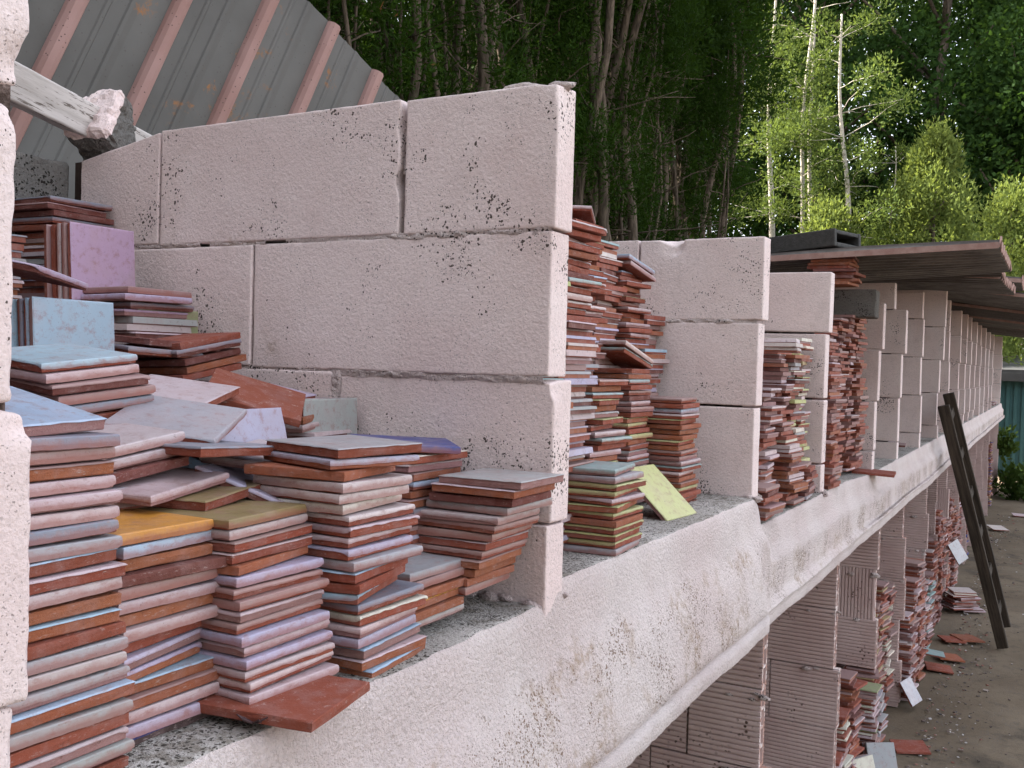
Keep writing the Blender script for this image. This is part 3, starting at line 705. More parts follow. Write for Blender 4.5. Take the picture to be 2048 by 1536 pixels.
loose('brown topped tile lying between the orange and the mustard tile', (-.172, .706, 1.2610), 'u', 'r', 'thin', 14, 3, 1, 1, 39)
loose('white edged tile in front of the leaning lavender row', (-.165, .83, 1.287), 'w', 'm', 'mid', 12, 4, 4, 1, 40)
loose('lavender tile face sloping under the white edged tile', (-.150, .79, 1.256), 'l', 'd', 'mid', 30, -4, 22, 1, 41)
loose('dark lavender tile poking out from behind the left wall end', (-.56, .79, 1.497), 'l', 'd', 'mid', 25, -6, 10, 1.02, 42)
loose('big pale lilac tile leaning at the left behind the blue topped stack', (-.33, .53, 1.365), 'l', 'm', 'mid', 20, 5, 30, 1, 43)
loose('small mauve tile leaning on the olive upright row', (-.55, 1.01, 1.412), 'r', 'd', 'thin', -8, -3, 3, 1, 44)
loose('second mauve tile leaning on the olive upright row, lower left', (-.55, .975, 1.400), 's', 'r', 'mid', -8, -3, 3, 1, 45)
stack('the two tile stack behind the deep blue tile', -.30, 1.03, 1.316, 'r1o w2m', 1.23, 10, tilt=(6, 0), seed=46)

# --- second bay
L2 = 1.106
stack('the green edged stack in the second bay', -.002, 1.408, 1.236, 't2m g3m y2 y2 w2r y1o y2r r1o y2r y2 y2 g3', L2, 0, (.02, .01), jit=.005, yj=4, seed=101, yaws={0: 6, 5: 5})
loose('pale yellow-green tile leaning with its glazed face to the camera', (-.098, 1.868, 1.146), 'y', 'm', 'mid', -6, 0, 42, 1.16, 103, 'loose tiles lying on the ledge')
cc = 'r1 r1o t2 r1 n2 d1 w2m n2m r1 y1o y2 r1 y3 r1o n2 g2m w2 t2m w2 r1o w1 n1o'
stack('the straight stack behind the leaning tile', -.165, 1.862, 1.392, cc, L2, 0, (.0, .02), jit=.004, yj=3, seed=104)
cc = 'n2 r1 b3 w2 y1 r1o n1o r1o y2 r1o n2 n2m w2m t2 w2 r1o n1o y2 r1 n1 r1'
stack('the stack right of the straight stack', -.105, 2.010, 1.330, cc, L2, 0, (.02, .0), jit=.006, yj=3, seed=105)
stack('the low stack in the far corner of the second bay', -.225, 2.118, 1.212, 'y1 r1o r1 w2 n1 r1 G2 r1 w1', L2, 0, jit=.005, yj=4, seed=106, single=False)
cc = 'n2 r1o t2 y1 r1o g2m y1 n2 w2m t2 r1 w3m r1o y2 n2m w2 r1o t2m w2 g2'
stack('the ragged stack behind the green edged stack', -.10, 1.545, 1.372, cc, L2, 0, (.02, .0), jit=.012, yj=6, seed=107)
cc = 'w2 r1 n2o g1 r1o w2 r1 d1 t2 w2 W3 W2 g2 r1'
stack('the tall stack behind the cracked partition end', -.085, 1.375, 1.622, cc, L2, 0, (.01, .0), jit=.010, yj=6, seed=108)
cc = 'r1 w2 n2o y1 r1o r1 w2 r1o t1 b2 w2 n1 r1 d1 W2 w2m r1 n2m w2 r1o g2 r1'
stack('the tallest stack of the second bay', -.20, 1.66, 1.668, cc, L2, 0, (.02, .0), jit=.012, yj=7, seed=109)
cc = 'b2 r1 w2 r1o d1 G1 n2 w2 r1 n1o w2m r1 w2 t1'
stack('the stack behind the straight stack', -.238, 1.985, 1.604, cc, L2, 0, (.05, .10), jit=.012, yj=7, seed=120)
cc = 'r1 w2 n2 r1o W2 n2m r1 b1 r1o w2'
stack('the stack by the chipped partition', -.235, 2.110, 1.515, cc, L2, 0, (.03, -.05), jit=.012, yj=6, seed=121, single=False)
cc = 't1 r1o W2 W2 r1 d1 g1 w2 r1 n1 r1 w2m r1o n2'
stack('the back stack of the second bay', -.245, 1.86, 1.655, cc, L2, 0, (.04, .05), jit=.014, yj=8, seed=122, single=False)
loose('pale blue tile tipped to the right high in the second bay', (-.275, 2.05, 1.621), 'b', 'r', 'full', -8, -13, 0, 1, 111, 'tipped tiles in the second bay')
loose('white edged tile tipped to the right under the tipped pale blue one', (-.275, 2.06, 1.607), 'w', 'r', 'full', -8, -14, 0, 1, 112, 'tipped tiles in the second bay')
loose('white tile tipped down over the straight stack, upper one', (-.232, 1.945, 1.426), 'W', 'r', 'full', -10, -19, 0, 1, 113, 'tipped tiles in the second bay')
loose('teal edged tile tipped down over the straight stack, lower one', (-.230, 1.935, 1.413), 't', 'r', 'mid', -10, -17, 0, 1, 114, 'tipped tiles in the second bay')
loose('mauve tile lying rotated on the very top of the second bay heap', (-.27, 1.75, 1.690), 'w', 'r', 'mid', 20, -6, 2, 1, 115, 'tipped tiles in the second bay')
standing('the upright pair on the second bay wall', -.305, 2.165, 1.375, 'y1 y1', seed=116, group='upright yellow-green tiles')
for i, (cx, cy, z1) in enumerate(((-.07, 1.225, 1.60), (-.32, 1.45, 1.66), (-.32, 1.70, 1.70), (-.45, 1.60, 1.72), (-.45, 1.85, 1.70), (-.46, 2.1, 1.68), (-.20, 1.225, 1.62), (-.20, 1.47, 1.58), (-.6, 1.4, 1.7), (-.6, 1.8, 1.7))):
    column(cx, cy, L2, z1, 130 + i, 'wgrrnytrr', jit=.012, yj=7)
# --- third and fourth bay, and scraps further on (the rest of the tiles)
L3 = 1.040
for i, (cx, cy, z0, z1, pal) in enumerate(((.012, 2.31, L3, 1.12, 'wnnr'), (-.03, 2.44, L3, 1.35, 'rrnw'), (-.04, 2.60, L3, 1.46, 'rrnwa'), (-.04, 2.725, L3, 1.44, 'rryag'), (-.045, 2.86, L3, 1.49, 'yawYn'), (-.17, 2.50, L3, 1.44, 'rrdn'), (-.17, 2.64, L3, 1.47, 'rrnY'), (-.17, 2.80, L3, 1.50, 'YYra'),
        (-.3, 2.5, L3, 1.45, 'rn'), (-.3, 2.75, L3, 1.5, 'rn'), (.0, 2.60, L3, 1.20, 'rnw'), (.01, 2.76, L3, 1.14, 'rnw'),
        (.0, 3.10, 1.03, 1.18, 'rrn'), (-.03, 3.23, 1.03, 1.42, 'rrnd'), (-.06, 3.36, 1.03, 1.55, 'rrnw'), (-.05, 3.50, 1.03, 1.58, 'rrdnw'), (-.05, 3.65, 1.03, 1.60, 'rrdrw'), (-.045, 3.80, 1.03, 1.60, 'rrrrn'), (-.19, 3.2, 1.03, 1.60, 'rn'), (-.19, 3.4, 1.03, 1.64, 'rn'), (-.19, 3.6, 1.03, 1.64, 'rn'), (-.19, 3.8, 1.03, 1.62, 'rd'))):
    column(cx, cy, z0, z1, 300 + i, pal, rnd.uniform(-4, 4), (rnd.uniform(-.03, .05), rnd.uniform(-.06, .06)), jit=.012, yj=7)
stack('', .03, 2.44, 1.475, 'W3 W3 W3', 1.46, 6, seed=330, single=False, jit=.008)
rr = random.Random(77)
for Yc in (4.35, 5.1, 5.9, 6.75, 7.4, 9.3, 10.6, 12.0):
    for k in range(rr.randint(2, 5)):
        hidden(TR((-.1 - rr.random()*.25, Yc + rr.uniform(-.2, .2), 1.030 + k*.012)) @ RZ(rr.uniform(0, 90)) @ RX(rr.uniform(-6, 6)), rr)
for k in range(12): hidden(TR((-.09 + rr.uniform(-.02, .02), 13.9 + .13*(k % 3), 1.02 + .011*(k//3))) @ RZ(rr.uniform(-9, 9)), rr)
for k in range(9): hidden(TR((-.10 + rr.uniform(-.012, .012), 3.62 + rr.uniform(-.012, .012), 1.70 + .0112*k)) @ RZ(rr.uniform(-6, 6)), rr, 1.25, gl='r')
loose('single bare red tile laid flat on the ledge under a partition foot', (.008, 3.93, ledge_top(3.96) + .0045), 'r', 'r', 'thin', 5, 0, 2, 1.3, 400, 'loose tiles lying on the ledge')
# --- lower bays: stacks on the ground
G0 = -.195
for i, (cx, cy, z1, pal) in enumerate(((-.02, 3.50, .05, 'wnrr'), (-.02, 3.66, .16, 'nwra'), (-.03, 3.86, .24, 'rdnw'), (-.15, 3.6, .2, 'rnw'), (-.16, 3.8, .3, 'rnd'), (.0, 4.22, .10, 'aGwn'), (.0, 4.38, .03, 'nwrg'), (-.05, 4.55, .36, 'Ynrn'), (-.05, 4.72, .43, 'Yrnn'), (-.04, 4.86, .40, 'arn'), (-.2, 4.6, .45, 'rn'),
        (.03, 5.10, .22, 'wnr'), (.03, 5.26, .36, 'nnrw'), (.03, 5.42, .42, 'nnrd'), (.02, 5.60, .40, 'nwrd'), (.03, 5.75, .26, 'wwnr'), (-.1, 5.3, .42, 'nr'), (-.1, 5.6, .42, 'nr'), (.03, 6.02, .26, 'wtnr'), (.03, 6.2, .36, 'nrw'), (.02, 6.36, .40, 'nr'),
        (.01, 6.62, .50, 'rrn'), (.0, 6.8, .52, 'rrnd'), (.0, 7.0, .46, 'rrn'), (.0, 7.15, .40, 'rrnw'), (.0, 7.5, .5, 'rrn'), (.0, 7.75, .5, 'rrn'), (.0, 8.0, .4, 'rn'), (-.02, 8.5, .4, 'rnw'), (-.02, 8.9, .4, 'rn'), (-.02, 9.5, .4, 'rnB'), (-.02, 13.2, .6, 'rYBn'), (-.02, 13.5, .5, 'rYn'))):
    column(cx, cy, G0, z1, 500 + i, pal, rnd.uniform(-5, 5), (rnd.uniform(-.05, .03), rnd.uniform(-.06, .06)), jit=.014, yj=8)
def lean_heap(x, y, z, codes, lean, yaw, seed, sz=1.0): standing('', x, y, z, codes, lean=lean, yaw=yaw, seed=seed, single=False, sz=sz)
lean_heap(.06, 4.14, G0, 'g1 r1 n1 g1 r1 r1', -24, -55, 601, 1.0)
lean_heap(.02, 3.70, G0, 'l1 n1 p1 n2 w1 n1 r1', 30, 10, 602, 1.1)
lean_heap(.03, 3.95, G0, 'a1 g1 n1 n1', -18, -30, 603, 1.0)
GG = 'loose tiles lying on the dirt yard'
loose('bare red tile lying flat on the dirt nearest the camera', (.115, 4.47, -.186), 'r', 'r', 'thin', 20, 0, -3, 1.19, 611, GG)
loose('white tile leaning on the ground in front of the fourth brick partition', (.050, 5.03, -.120), 'g', 'r', 'thin', -15, 2, 58, 1.0, 613, GG)
loose('teal tile lying on the small pile at the foot of the stacks', (.085, 5.72, -.10), 't', 'r', 'mid', 10, 0, 6, 0.90, 615, GG)
loose('reddish brown tile on the dirt, left one of a pair on one another', (.11, 5.75, -.182), 'r', 'r', 'thin', 12, 0, 5, 1.15, 616, GG)
loose('orange brown tile half on top of a reddish tile on the dirt', (.14, 5.98, -.176), 'r', 'o', 'thin', 24, 0, 5, 1.15, 617, GG)
loose('long orange tile lying farther out on the dirt, right one', (.20, 6.50, -.184), 'r', 'o', 'thin', 35, 0, 3, 1.23, 618, GG)
loose('reddish tile on the dirt beside the long orange tile', (.12, 6.42, -.184), 'r', 'r', 'thin', 28, 0, 3, 1.07, 619, GG)
stack('the white pile spilled near the ladder', .20, 7.25, -.055, 'W1 a1 W2 w1 n1 w1 r1 n1 w1 w1', G0, 30, (.1, 0), jit=.03, yj=14, seed=620, sz=1.25, single=False)
loose('white tile standing on a corner against the bricks near the ladder', (.07, 7.35, .19), 'g', 'r', 'thin', -20, 12, 62, 1.23, 621, GG)
loose('white tile lying alone on the far dirt beside the wall foot', (.16, 11.3, -.17), 'W', 'r', 'thin', 30, 8, 2, 1.39, 622, GG)
loose('second pale tile on the far dirt path, farther right', (.34, 12.6, -.182), 'w', 'r', 'thin', 10, 3, 2, 1.39, 623, GG)
print('single tiles', n_single, 'heap tiles', len(heap))
def build_heap():
    n = len(heap); h = TS/2
    bx = np.array([(-1,-1,0),(1,-1,0),(1,1,0),(-1,1,0),(-1,-1,1),(1,-1,1),(1,1,1),(-1,1,1)], float)
    bf = np.array([(0,3,2,1),(4,5,6,7),(0,1,5,4),(1,2,6,5),(2,3,7,6),(3,0,4,7)])
    V = []; F = []; Cc = []; b = 0; rr = random.Random(5)
    for (M, cl, gl, sz) in heap:
        A = np.array(M); q = bx * (h*sz, h*sz, TT); q[4:, :2] *= .985; q[:4, :2] *= .985
        parts = [(q, cl)]
        if gl is not None:
            c = rr.choice((.12, .15, .35, .6, .85)); g = bx * (h*sz + .0012, h*sz + .0012, TT*c + .0012); g[:, 2] += TT*(1-c); g[4:, :2] *= .98
            parts.append((g, gl))
        for (p_, col_) in parts:
            V.append(p_ @ A[:3, :3].T + A[:3, 3]); F.append(bf + b); Cc.append(np.tile((*col_, 1.0), (24, 1))); b += 8
    me = mesh_np('stacked_tiles', np.concatenate(V), np.concatenate(F), (MAT['heap_tile'],))
    ca = me.color_attributes.new('tint', 'FLOAT_COLOR', 'CORNER'); ca.data.foreach_set('color', np.concatenate(Cc).astype(np.float32).ravel())
    tag(obj('stacked_tiles', me), 'mass of red clay tiles with pale glazed edges filling the bays farther back', 'tiles', kind='stuff')
build_heap()

# ------------------------------------------------------------------ corrugated sheet behind, timber, concrete lump
def build_leaning_sheet():
    B = Vector((-1.355, 2.681, 2.27)); e = Vector((-.016, -.437, .168)).normalized(); d = Vector((-.026, -.067, -.176)).normalized()
    d = (d - e * d.dot(e)).normalized(); nrm = e.cross(d).normalized()
    if nrm.x < 0: nrm = -nrm
    # profile along e: pink ribs raised towards the back, small stiffening folds between
    pr = []; pitch = .232; s = -.14
    while s < 2.5:
        pr += [(s, 0, 0), (s + .003, .013, 1), (s + .010, .024, 1), (s + .022, .030, 1), (s + .034, .024, 1), (s + .041, .013, 1), (s + .044, 0, 1), (s + .110, 0, 0), (s + .129, .004, 0), (s + .137, .004, 0), (s + .141, 0, 0), (s + .178, 0, 0), (s + .182, .003, 0), (s + .190, .003, 0), (s + .194, 0, 0)]
        s += pitch
    v = []; f = []; mi = []; L = 1.75; nl = 9
    for k, (a, h_, m_) in enumerate(pr):
        for j in range(nl):
            t = L * j / (nl - 1)
            p_ = B + e * a + d * t + nrm * (h_ + .012 * nz(a, t, 0, 1.2))
            if j == 0: p_ += d * .008 * nz(a, 0, 5, 9)
            v.append(p_)
    K = len(pr)
    for k in range(K - 1):
        for j in range(nl - 1):
            f.append((k*nl + j, k*nl + j + 1, (k+1)*nl + j + 1, (k+1)*nl + j)); mi.append(1 if pr[k+1][1] > .01 or pr[k][1] > .01 else 0)
    o = obj('corrugated_sheet', mesh_np('corrugated_sheet', v, f, (MAT['sheet_metal'], MAT['pink_rib']), False, mi))
    md = o.modifiers.new('thickness', 'SOLIDIFY'); md.thickness = .0016
    tag(o, 'grey corrugated metal sheet with pink ribs leaning behind the shelves', 'metal sheet')
build_leaning_sheet()
def bar(name, a, b, wdt, hgt, mat, roll=0, n=10):
    a, b = Vector(a), Vector(b); L = (b-a).length; x = (b-a).normalized()
    q = x.to_track_quat('X', 'Z').to_matrix().to_4x4() @ Matrix.Rotation(roll, 4, 'X')
    me = block_mesh(L, wdt, hgt, 3, n, 1, 2, .003, .0012, mat=mat); 
    return obj(name, me, None, TR((a+b)/2) @ q)
o = bar('timber_beam', (-.80, .80, 1.823), (-.985, 1.335, 1.792), .05, .058, 'white_wood', .25, 20)
tag(o, 'weathered white painted timber beam at the upper left in front of the metal sheet', 'beam')
me = block_mesh(.085, .10, .10, 8, 10, 10, 10, .008, .006, mat='grey_block', chips=((.04, .05, .05, .05, .02), (-.04, -.05, .05, .04, .015)), smooth=False); me.materials.append(MAT['block'])
for pl in me.polygons:
    if pl.center.y < -.035: pl.material_index = 1
o = obj('concrete_lump', me, None, TR((-.925, 1.205, 1.796)) @ RZ(20) @ RX(-28)); tag(o, 'broken lump of grey concrete stuck on the white timber beam', 'rubble')

# ------------------------------------------------------------------ roof over the far bays
def corr_mesh(w_, L, seed, amp=.026, pitch=.088, sag=.012):
    pr = []; s = 0
    while s < w_ - .001:
        pr += [(s, 0), (s + pitch*.22, amp), (s + pitch*.5, amp), (s + pitch*.72, 0)]; s += pitch
    pr.append((s, 0)); nl = 8; v = []; f = []; mi = []
    for (a, h_) in pr:
        for j in range(nl):
            t = j/(nl-1); v.append((L*(t-.5) + (.006*nz(a, seed, 0, 12) if j == nl-1 else 0), a - w_/2, h_ + sag*nz(a*1.5 + seed, t*2, 0)))
    for k in range(len(pr)-1):
        for j in range(nl-1): f.append((k*nl+j, (k+1)*nl+j, (k+1)*nl+j+1, k*nl+j+1)); mi.append(0)
    K = len(pr); rim = []
    for k in range(K-1):                                            # pale worn cut edge at the eaves
        a = len(v); p0 = v[k*nl+nl-1]; p1 = v[(k+1)*nl+nl-1]
        v += [(p0[0], p0[1], p0[2]), (p1[0], p1[1], p1[2]), (p1[0]+.002, p1[1], p1[2]+.012), (p0[0]+.002, p0[1], p0[2]+.012)]; f.append((a, a+1, a+2, a+3)); mi.append(1)
    a = len(v); v += [(-L/2, -w_/2 - .001, -.004), (L/2, -w_/2 - .001, -.004), (L/2, -w_/2 - .001, .016), (-L/2, -w_/2 - .001, .016)]; f.append((a, a+1, a+2, a+3)); mi.append(1)
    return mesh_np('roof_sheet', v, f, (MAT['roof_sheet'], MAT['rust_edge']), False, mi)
roofs = [(3.98, .90, .03, 1.803, -2.0, .78, 'with a peeling rusty side edge, nearest of the roof'), (4.75, .80, .02, 1.845, 1.2, .76, 'second from the near end, under the nearest one'), (5.45, .86, .03, 1.868, 4.5, .80, 'third from the near end'), (6.2, .86, .05, 1.925, 5.5, .80, 'fourth from the near end'),
         (6.95, .88, .04, 1.922, 7, .78, 'fifth from the near end'), (7.75, .9, .06, 1.915, 9, .80, 'sixth from the near end'), (8.6, .95, .08, 1.900, 8, .80, 'seventh from the near end'), (9.5, 1.0, .05, 1.905, 7, .80, 'eighth from the near end'), (10.45, 1.05, .06, 1.912, 8, .80, 'ninth from the near end'),
         (11.4, 1.05, .05, 1.915, 6, .80, 'tenth from the near end'), (12.4, 1.1, .05, 1.925, 7, .80, 'eleventh from the near end'), (13.4, 1.1, .05, 1.935, 6, .80, 'twelfth from the near end'), (14.5, 1.2, .05, 1.955, 6, .80, 'last one at the far end')]
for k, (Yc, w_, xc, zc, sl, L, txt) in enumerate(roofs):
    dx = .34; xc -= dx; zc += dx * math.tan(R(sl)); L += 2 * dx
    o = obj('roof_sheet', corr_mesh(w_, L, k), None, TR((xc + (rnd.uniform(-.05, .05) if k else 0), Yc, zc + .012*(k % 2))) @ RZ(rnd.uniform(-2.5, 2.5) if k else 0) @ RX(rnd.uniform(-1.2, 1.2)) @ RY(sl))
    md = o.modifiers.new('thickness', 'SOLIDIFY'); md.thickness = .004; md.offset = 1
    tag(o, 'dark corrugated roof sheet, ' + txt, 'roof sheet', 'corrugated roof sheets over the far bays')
# hollow block lying on the roof end, and the grey packing block under it
m = MB(); L, Wd, H, t = .34, .19, .062, .016
m.box(-L/2, L/2, -Wd/2, -Wd/2+t, 0, H); m.box(-L/2, L/2, Wd/2-t, Wd/2, 0, H); m.box(-L/2, L/2, -Wd/2+t, Wd/2-t, 0, t); m.box(-L/2, L/2 - .002, -Wd/2+t, Wd/2-t, H-t, H-.002); m.box(-L/2, -L/2+t, -Wd/2+t, Wd/2-t, t, H-t); m.box(-.02, .004, -Wd/2+t, Wd/2-t, t, H-t)
o = m.build('hollow_block', (MAT['dark_block'],), None, False, TR((-.225, 3.69, 1.825)) @ RZ(-18) @ RY(-3))
bv = o.modifiers.new('bevel', 'BEVEL'); bv.width = .004; bv.segments = 2
tag(o, 'dark grey hollow concrete block lying on the near end of the roof', 'concrete block')
me = block_mesh(.22, .10, .10, 31, 8, 4, 4, .006, .002, mat='grey_block'); o = obj('packing_block', me, None, TR((-.08, 3.72, 1.642)) @ RZ(3))
tag(o, 'small grey concrete block wedged on the red tiles under the roof', 'concrete block')

# ------------------------------------------------------------------ ladder
def build_ladder():
    foot, top = Vector((.395, 6.42, -.19)), Vector((.055, 6.07, 1.22))
    p = tag(empty('ladder', foot), 'dark old wooden ladder leaning against the ledge', 'ladder')
    d = (top - foot); L = d.length; d.normalize(); side = Vector((.03, .47, .0)); side = (side - d*side.dot(d)).normalized()
    fr = d.cross(side)
    M = Matrix((( d.x, side.x, fr.x, 0), (d.y, side.y, fr.y, 0), (d.z, side.z, fr.z, 0), (0, 0, 0, 1)))
    for off, LL in ((0, L), (.27, L)):
        me = block_mesh(LL, .026, .062, 5 + int(off*10), 14, 1, 2, .003, .001, mat='ladder_wood')
        obj('rail', me, p, M @ TR((LL/2, off, 0)))
    for k in range(6):
        me = block_mesh(.045, .25, .02, 20 + k, 2, 5, 1, .003, .001, mat='ladder_wood')
        obj('rung', me, p, M @ TR((.16 + k*.245, .135, 0)))
build_ladder()

# ------------------------------------------------------------------ shed at the end of the yard
def build_shed():
    p = tag(empty('shed', (0, 17.4, -.2)), 'low teal corrugated metal shed at the end of the yard', 'shed')
    m = MB(); x = -.9
    while x < 4.0:
        m.box(x, x+.055, 0, .01, .05, 1.62); m.box(x+.055, x+.11, .022, .03, .05, 1.62); m.box(x+.053, x+.057, .0, .03, .05, 1.62); m.box(x+.108, x+.112, 0, .03, .05, 1.62); x += .11
    m.build('wall', (MAT['teal_sheet'],), p)
    m = MB(); m.box(-1.0, 4.2, .035, 3.0, .0, 1.6); m.build('wall_core', (MAT['teal_sheet'],), p)
    m = MB(); m.box(-1.1, 4.3, -.16, 3.2, 0, .05, M=TR((0, 0, 1.66)) @ RX(5)); m.box(-1.1, 4.3, -.17, -.14, -.13, .0, M=TR((0, 0, 1.66)) @ RX(5)); m.build('roof', (MAT['shed_roof'],), p)
build_shed()

# ------------------------------------------------------------------ vegetation
def leaf_cloud(centres, radii, n, length, width, seed, up=.5, droop=0.0, fan=1, squash=1.0, cmask=None):
    """many small leaf blades around clump centres -> verts, tris, shade per leaf"""
    g = np.random.default_rng(seed); C_ = np.asarray(centres, float); Rr = np.asarray(radii, float)
    pick = g.choice(len(C_), n, p=(Rr**2 / (Rr**2).sum()))
    u = g.normal(size=(n, 3)); u /= np.linalg.norm(u, axis=1)[:, None]
    rad = g.random(n)**.45
    off = u * (rad * Rr[pick])[:, None]; off[:, 2] *= squash
    P = C_[pick] + off
    clump = g.random(len(C_))[pick]
    Vs = []; Fs = []; Sh = []; b = 0
    for k in range(fan):
        D = u * .6 + g.normal(size=(n, 3)) * .55; D[:, 2] += up - droop; D /= np.linalg.norm(D, axis=1)[:, None]
        W_ = np.cross(D, g.normal(size=(n, 3))); W_ /= np.linalg.norm(W_, axis=1)[:, None] + 1e-9
        ln = length * g.uniform(.6, 1.3, n)[:, None]; wd = width * g.uniform(.7, 1.3, n)[:, None]
        a = P; m1 = P + D*ln*.45 + W_*wd; m2 = P + D*ln*.45 - W_*wd; t = P + D*ln
        V = np.stack([a, m1, t, m2], 1).reshape(-1, 3); F = np.arange(4*n).reshape(-1, 4) + b; b += 4*n
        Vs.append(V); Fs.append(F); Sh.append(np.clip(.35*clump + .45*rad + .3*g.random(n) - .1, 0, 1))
    return np.concatenate(Vs), np.concatenate(Fs), np.concatenate(Sh)
def leaf_mesh(name, parts, mat):
    V = []; F = []; Sh = []; b = 0
    for (v, f, s) in parts: V.append(v); F.append(f + b); Sh.append(s); b += len(v)
    V = np.concatenate(V); F = np.concatenate(F); Sh = np.concatenate(Sh)
    me = mesh_np(name, V, F, (MAT[mat],))
    at = me.attributes.new('shade', 'FLOAT', 'FACE'); at.data.foreach_set('value', Sh.astype(np.float32))
    return me
def wavy(p0, p1, rr, n=10, amp=.08, f=1.0):
    p0, p1 = Vector(p0), Vector(p1); a, b = rr.uniform(0, 9), rr.uniform(0, 9)
    return [p0.lerp(p1, k/n) + Vector((amp*math.sin(a + k*f*.9) * min(1, k/2), amp*math.sin(b + k*f*.75) * min(1, k/2), 0)) for k in range(n+1)]
def hedge_variant(seed):
    rr = random.Random(seed); m = MB(); cs = []; rs = []; topc = []; topr = []
    for s in range(rr.randint(8, 11)):
        a = rr.uniform(0, 6.28); b0 = (.25*math.cos(a), .25*math.sin(a), -.3); sp = rr.uniform(.25, .75)
        path = wavy(b0, (sp*math.cos(a), sp*math.sin(a), rr.uniform(6.5, 8.5)), rr, 16, .10, 1.1)
        r0 = rr.choice((.014, .02, .03, .045, .055)); m.tube(path, [r0*(1 - .85*k/16) for k in range(17)], 7)
        for k in range(12):                                        # thin bare twigs
            i = rr.randint(2, 12); q = path[i]; an = rr.uniform(0, 6.28); ln = rr.uniform(.25, .9)
            e = q + Vector((math.cos(an)*ln, math.sin(an)*ln, rr.uniform(-.15, .6)))
            m.tube(wavy(q, e, rr, 5, .05, 1.6), [.009, .007, .006, .005, .004, .002], 4)
        for k in range(17):
            i = rr.uniform(3, 15); q = path[int(i)].lerp(path[min(16, int(i)+1)], i % 1)
            an = rr.uniform(0, 6.28); ln = rr.uniform(.1, .7)
            c = q + Vector((math.cos(an)*ln, math.sin(an)*ln, rr.uniform(-.1, .3)))
            if c.z < 3.8:
                if rr.random() < .40: cs.append(c); rs.append(rr.uniform(.10, .28))
            else: topc.append(c); topr.append(rr.uniform(.25, .5))
    tm = m.mesh('trunk', (MAT['bark'],), True)
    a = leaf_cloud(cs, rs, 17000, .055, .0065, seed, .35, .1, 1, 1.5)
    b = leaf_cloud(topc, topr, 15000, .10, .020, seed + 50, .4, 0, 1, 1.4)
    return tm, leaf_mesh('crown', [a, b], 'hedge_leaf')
HV = [hedge_variant(s) for s in (11, 22, 33, 44)]
def tree(name, tm, cm, loc, rz, sc, label, group, cat='tree'):
    p = tag(empty(name, loc), label, cat, group); p.rotation_euler.z = rz; p.scale = (sc, sc, sc)
    obj('trunk', tm, p); obj('crown', cm, p); return p
rr = random.Random(99); k = 0
hy = list(np.arange(-2.2, 13.6, 1.0))
for i, y in enumerate(hy):
    x = -3.55 + rr.uniform(-.25, .25)
    vis = 'dark cypress in the hedge behind the shelves, %s from the left' % ORD[i+1]
    tree('cypress', *HV[i % 4], (x, y, terrain_z(x, y) - .05), rr.uniform(0, 6.28), rr.uniform(.95, 1.1), vis, 'cypresses of the dark hedge')
for i, y in enumerate(np.arange(-3.9, 14.5, 1.4)):
    x = -5.2 + rr.uniform(-.3, .3)
    tree('cypress', *HV[(i*3 + 1) % 4], (x, y, terrain_z(x, y) - .1), rr.uniform(0, 6.28), rr.uniform(1.05, 1.25), 'cypress in the second row deep inside the dark hedge, %s from the left' % ORD[i+1], 'cypresses of the dark hedge')
# thick shrub mass along the bank behind the hedge
def undergrowth():
    g = random.Random(4); cs = []; rs = []
    for k in range(520):
        y = g.uniform(-5, 15); x = g.uniform(-9, -5.8); z = terrain_z(x, y) + g.random()**1.4 * 4.6
        cs.append((x, y, z)); rs.append(g.uniform(.4, .9))
    for k in range(420):
        y = g.uniform(15, 32); x = g.uniform(-15, -7.0); z = terrain_z(x, y) + g.random()**1.3 * 4.2
        cs.append((x, y, z)); rs.append(g.uniform(.5, 1.0))
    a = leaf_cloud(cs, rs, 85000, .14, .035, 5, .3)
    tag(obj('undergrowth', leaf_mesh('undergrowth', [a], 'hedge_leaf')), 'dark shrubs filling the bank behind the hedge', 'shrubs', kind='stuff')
undergrowth()
# pale slender trunks beyond the hedge
def slender(seed, h, lean, r0):
    rr = random.Random(seed); m = MB(); path = wavy((0, 0, -.2), (lean, .2, h), rr, 16, .05, .8)
    m.tube(path, [r0*(1-.75*k/16) for k in range(17)], 7); cs = []; rs = []
    for k in range(22):
        i = rr.randint(6, 15); q = path[i]; an = rr.uniform(0, 6.28); ln = rr.uniform(.35, 1.1)
        e = q + Vector((math.cos(an)*ln, math.sin(an)*ln, rr.uniform(-.1, .55))); m.tube(wavy(q, e, rr, 5, .06, 1.4), [.010, .008, .007, .006, .004, .003], 4)
        if rr.random() < .8: cs.append(e); rs.append(rr.uniform(.22, .42)); cs.append(q.lerp(e, .7)); rs.append(rr.uniform(.15, .3))
    return m.mesh('trunk', (MAT['pale_bark'],), True), leaf_mesh('crown', [leaf_cloud(cs, rs, 6000, .08, .015, seed, .4)], 'mid_leaf')
SV = [slender(61, 8.5, .15, .06), slender(62, 7.0, -.5, .075), slender(63, 8.0, .3, .06)]
for i, (x, y, v_, rz, sc, lab) in enumerate(((-3.75, 19.0, 0, 0, 1, 'slender pale trunked tree, leftmost of those beside the dark hedge'), (-3.45, 19.3, 2, 1.9, 1, 'slender pale trunked tree, second from the left beside the hedge'), (-2.55, 18.6, 1, 0, 1.0, 'slender tree with the brightest white trunk'), (-2.2, 19.4, 2, .6, .62, 'short crooked pale tree right of the brightest white trunk'),
                                         (-4.6, 20.5, 1, 2, 1.1, 'slender tree half hidden by the right end of the hedge'))):
    tree('slender_tree', *SV[v_], (x, y, terrain_z(x, y)), rz, sc, lab, 'slender pale trees')
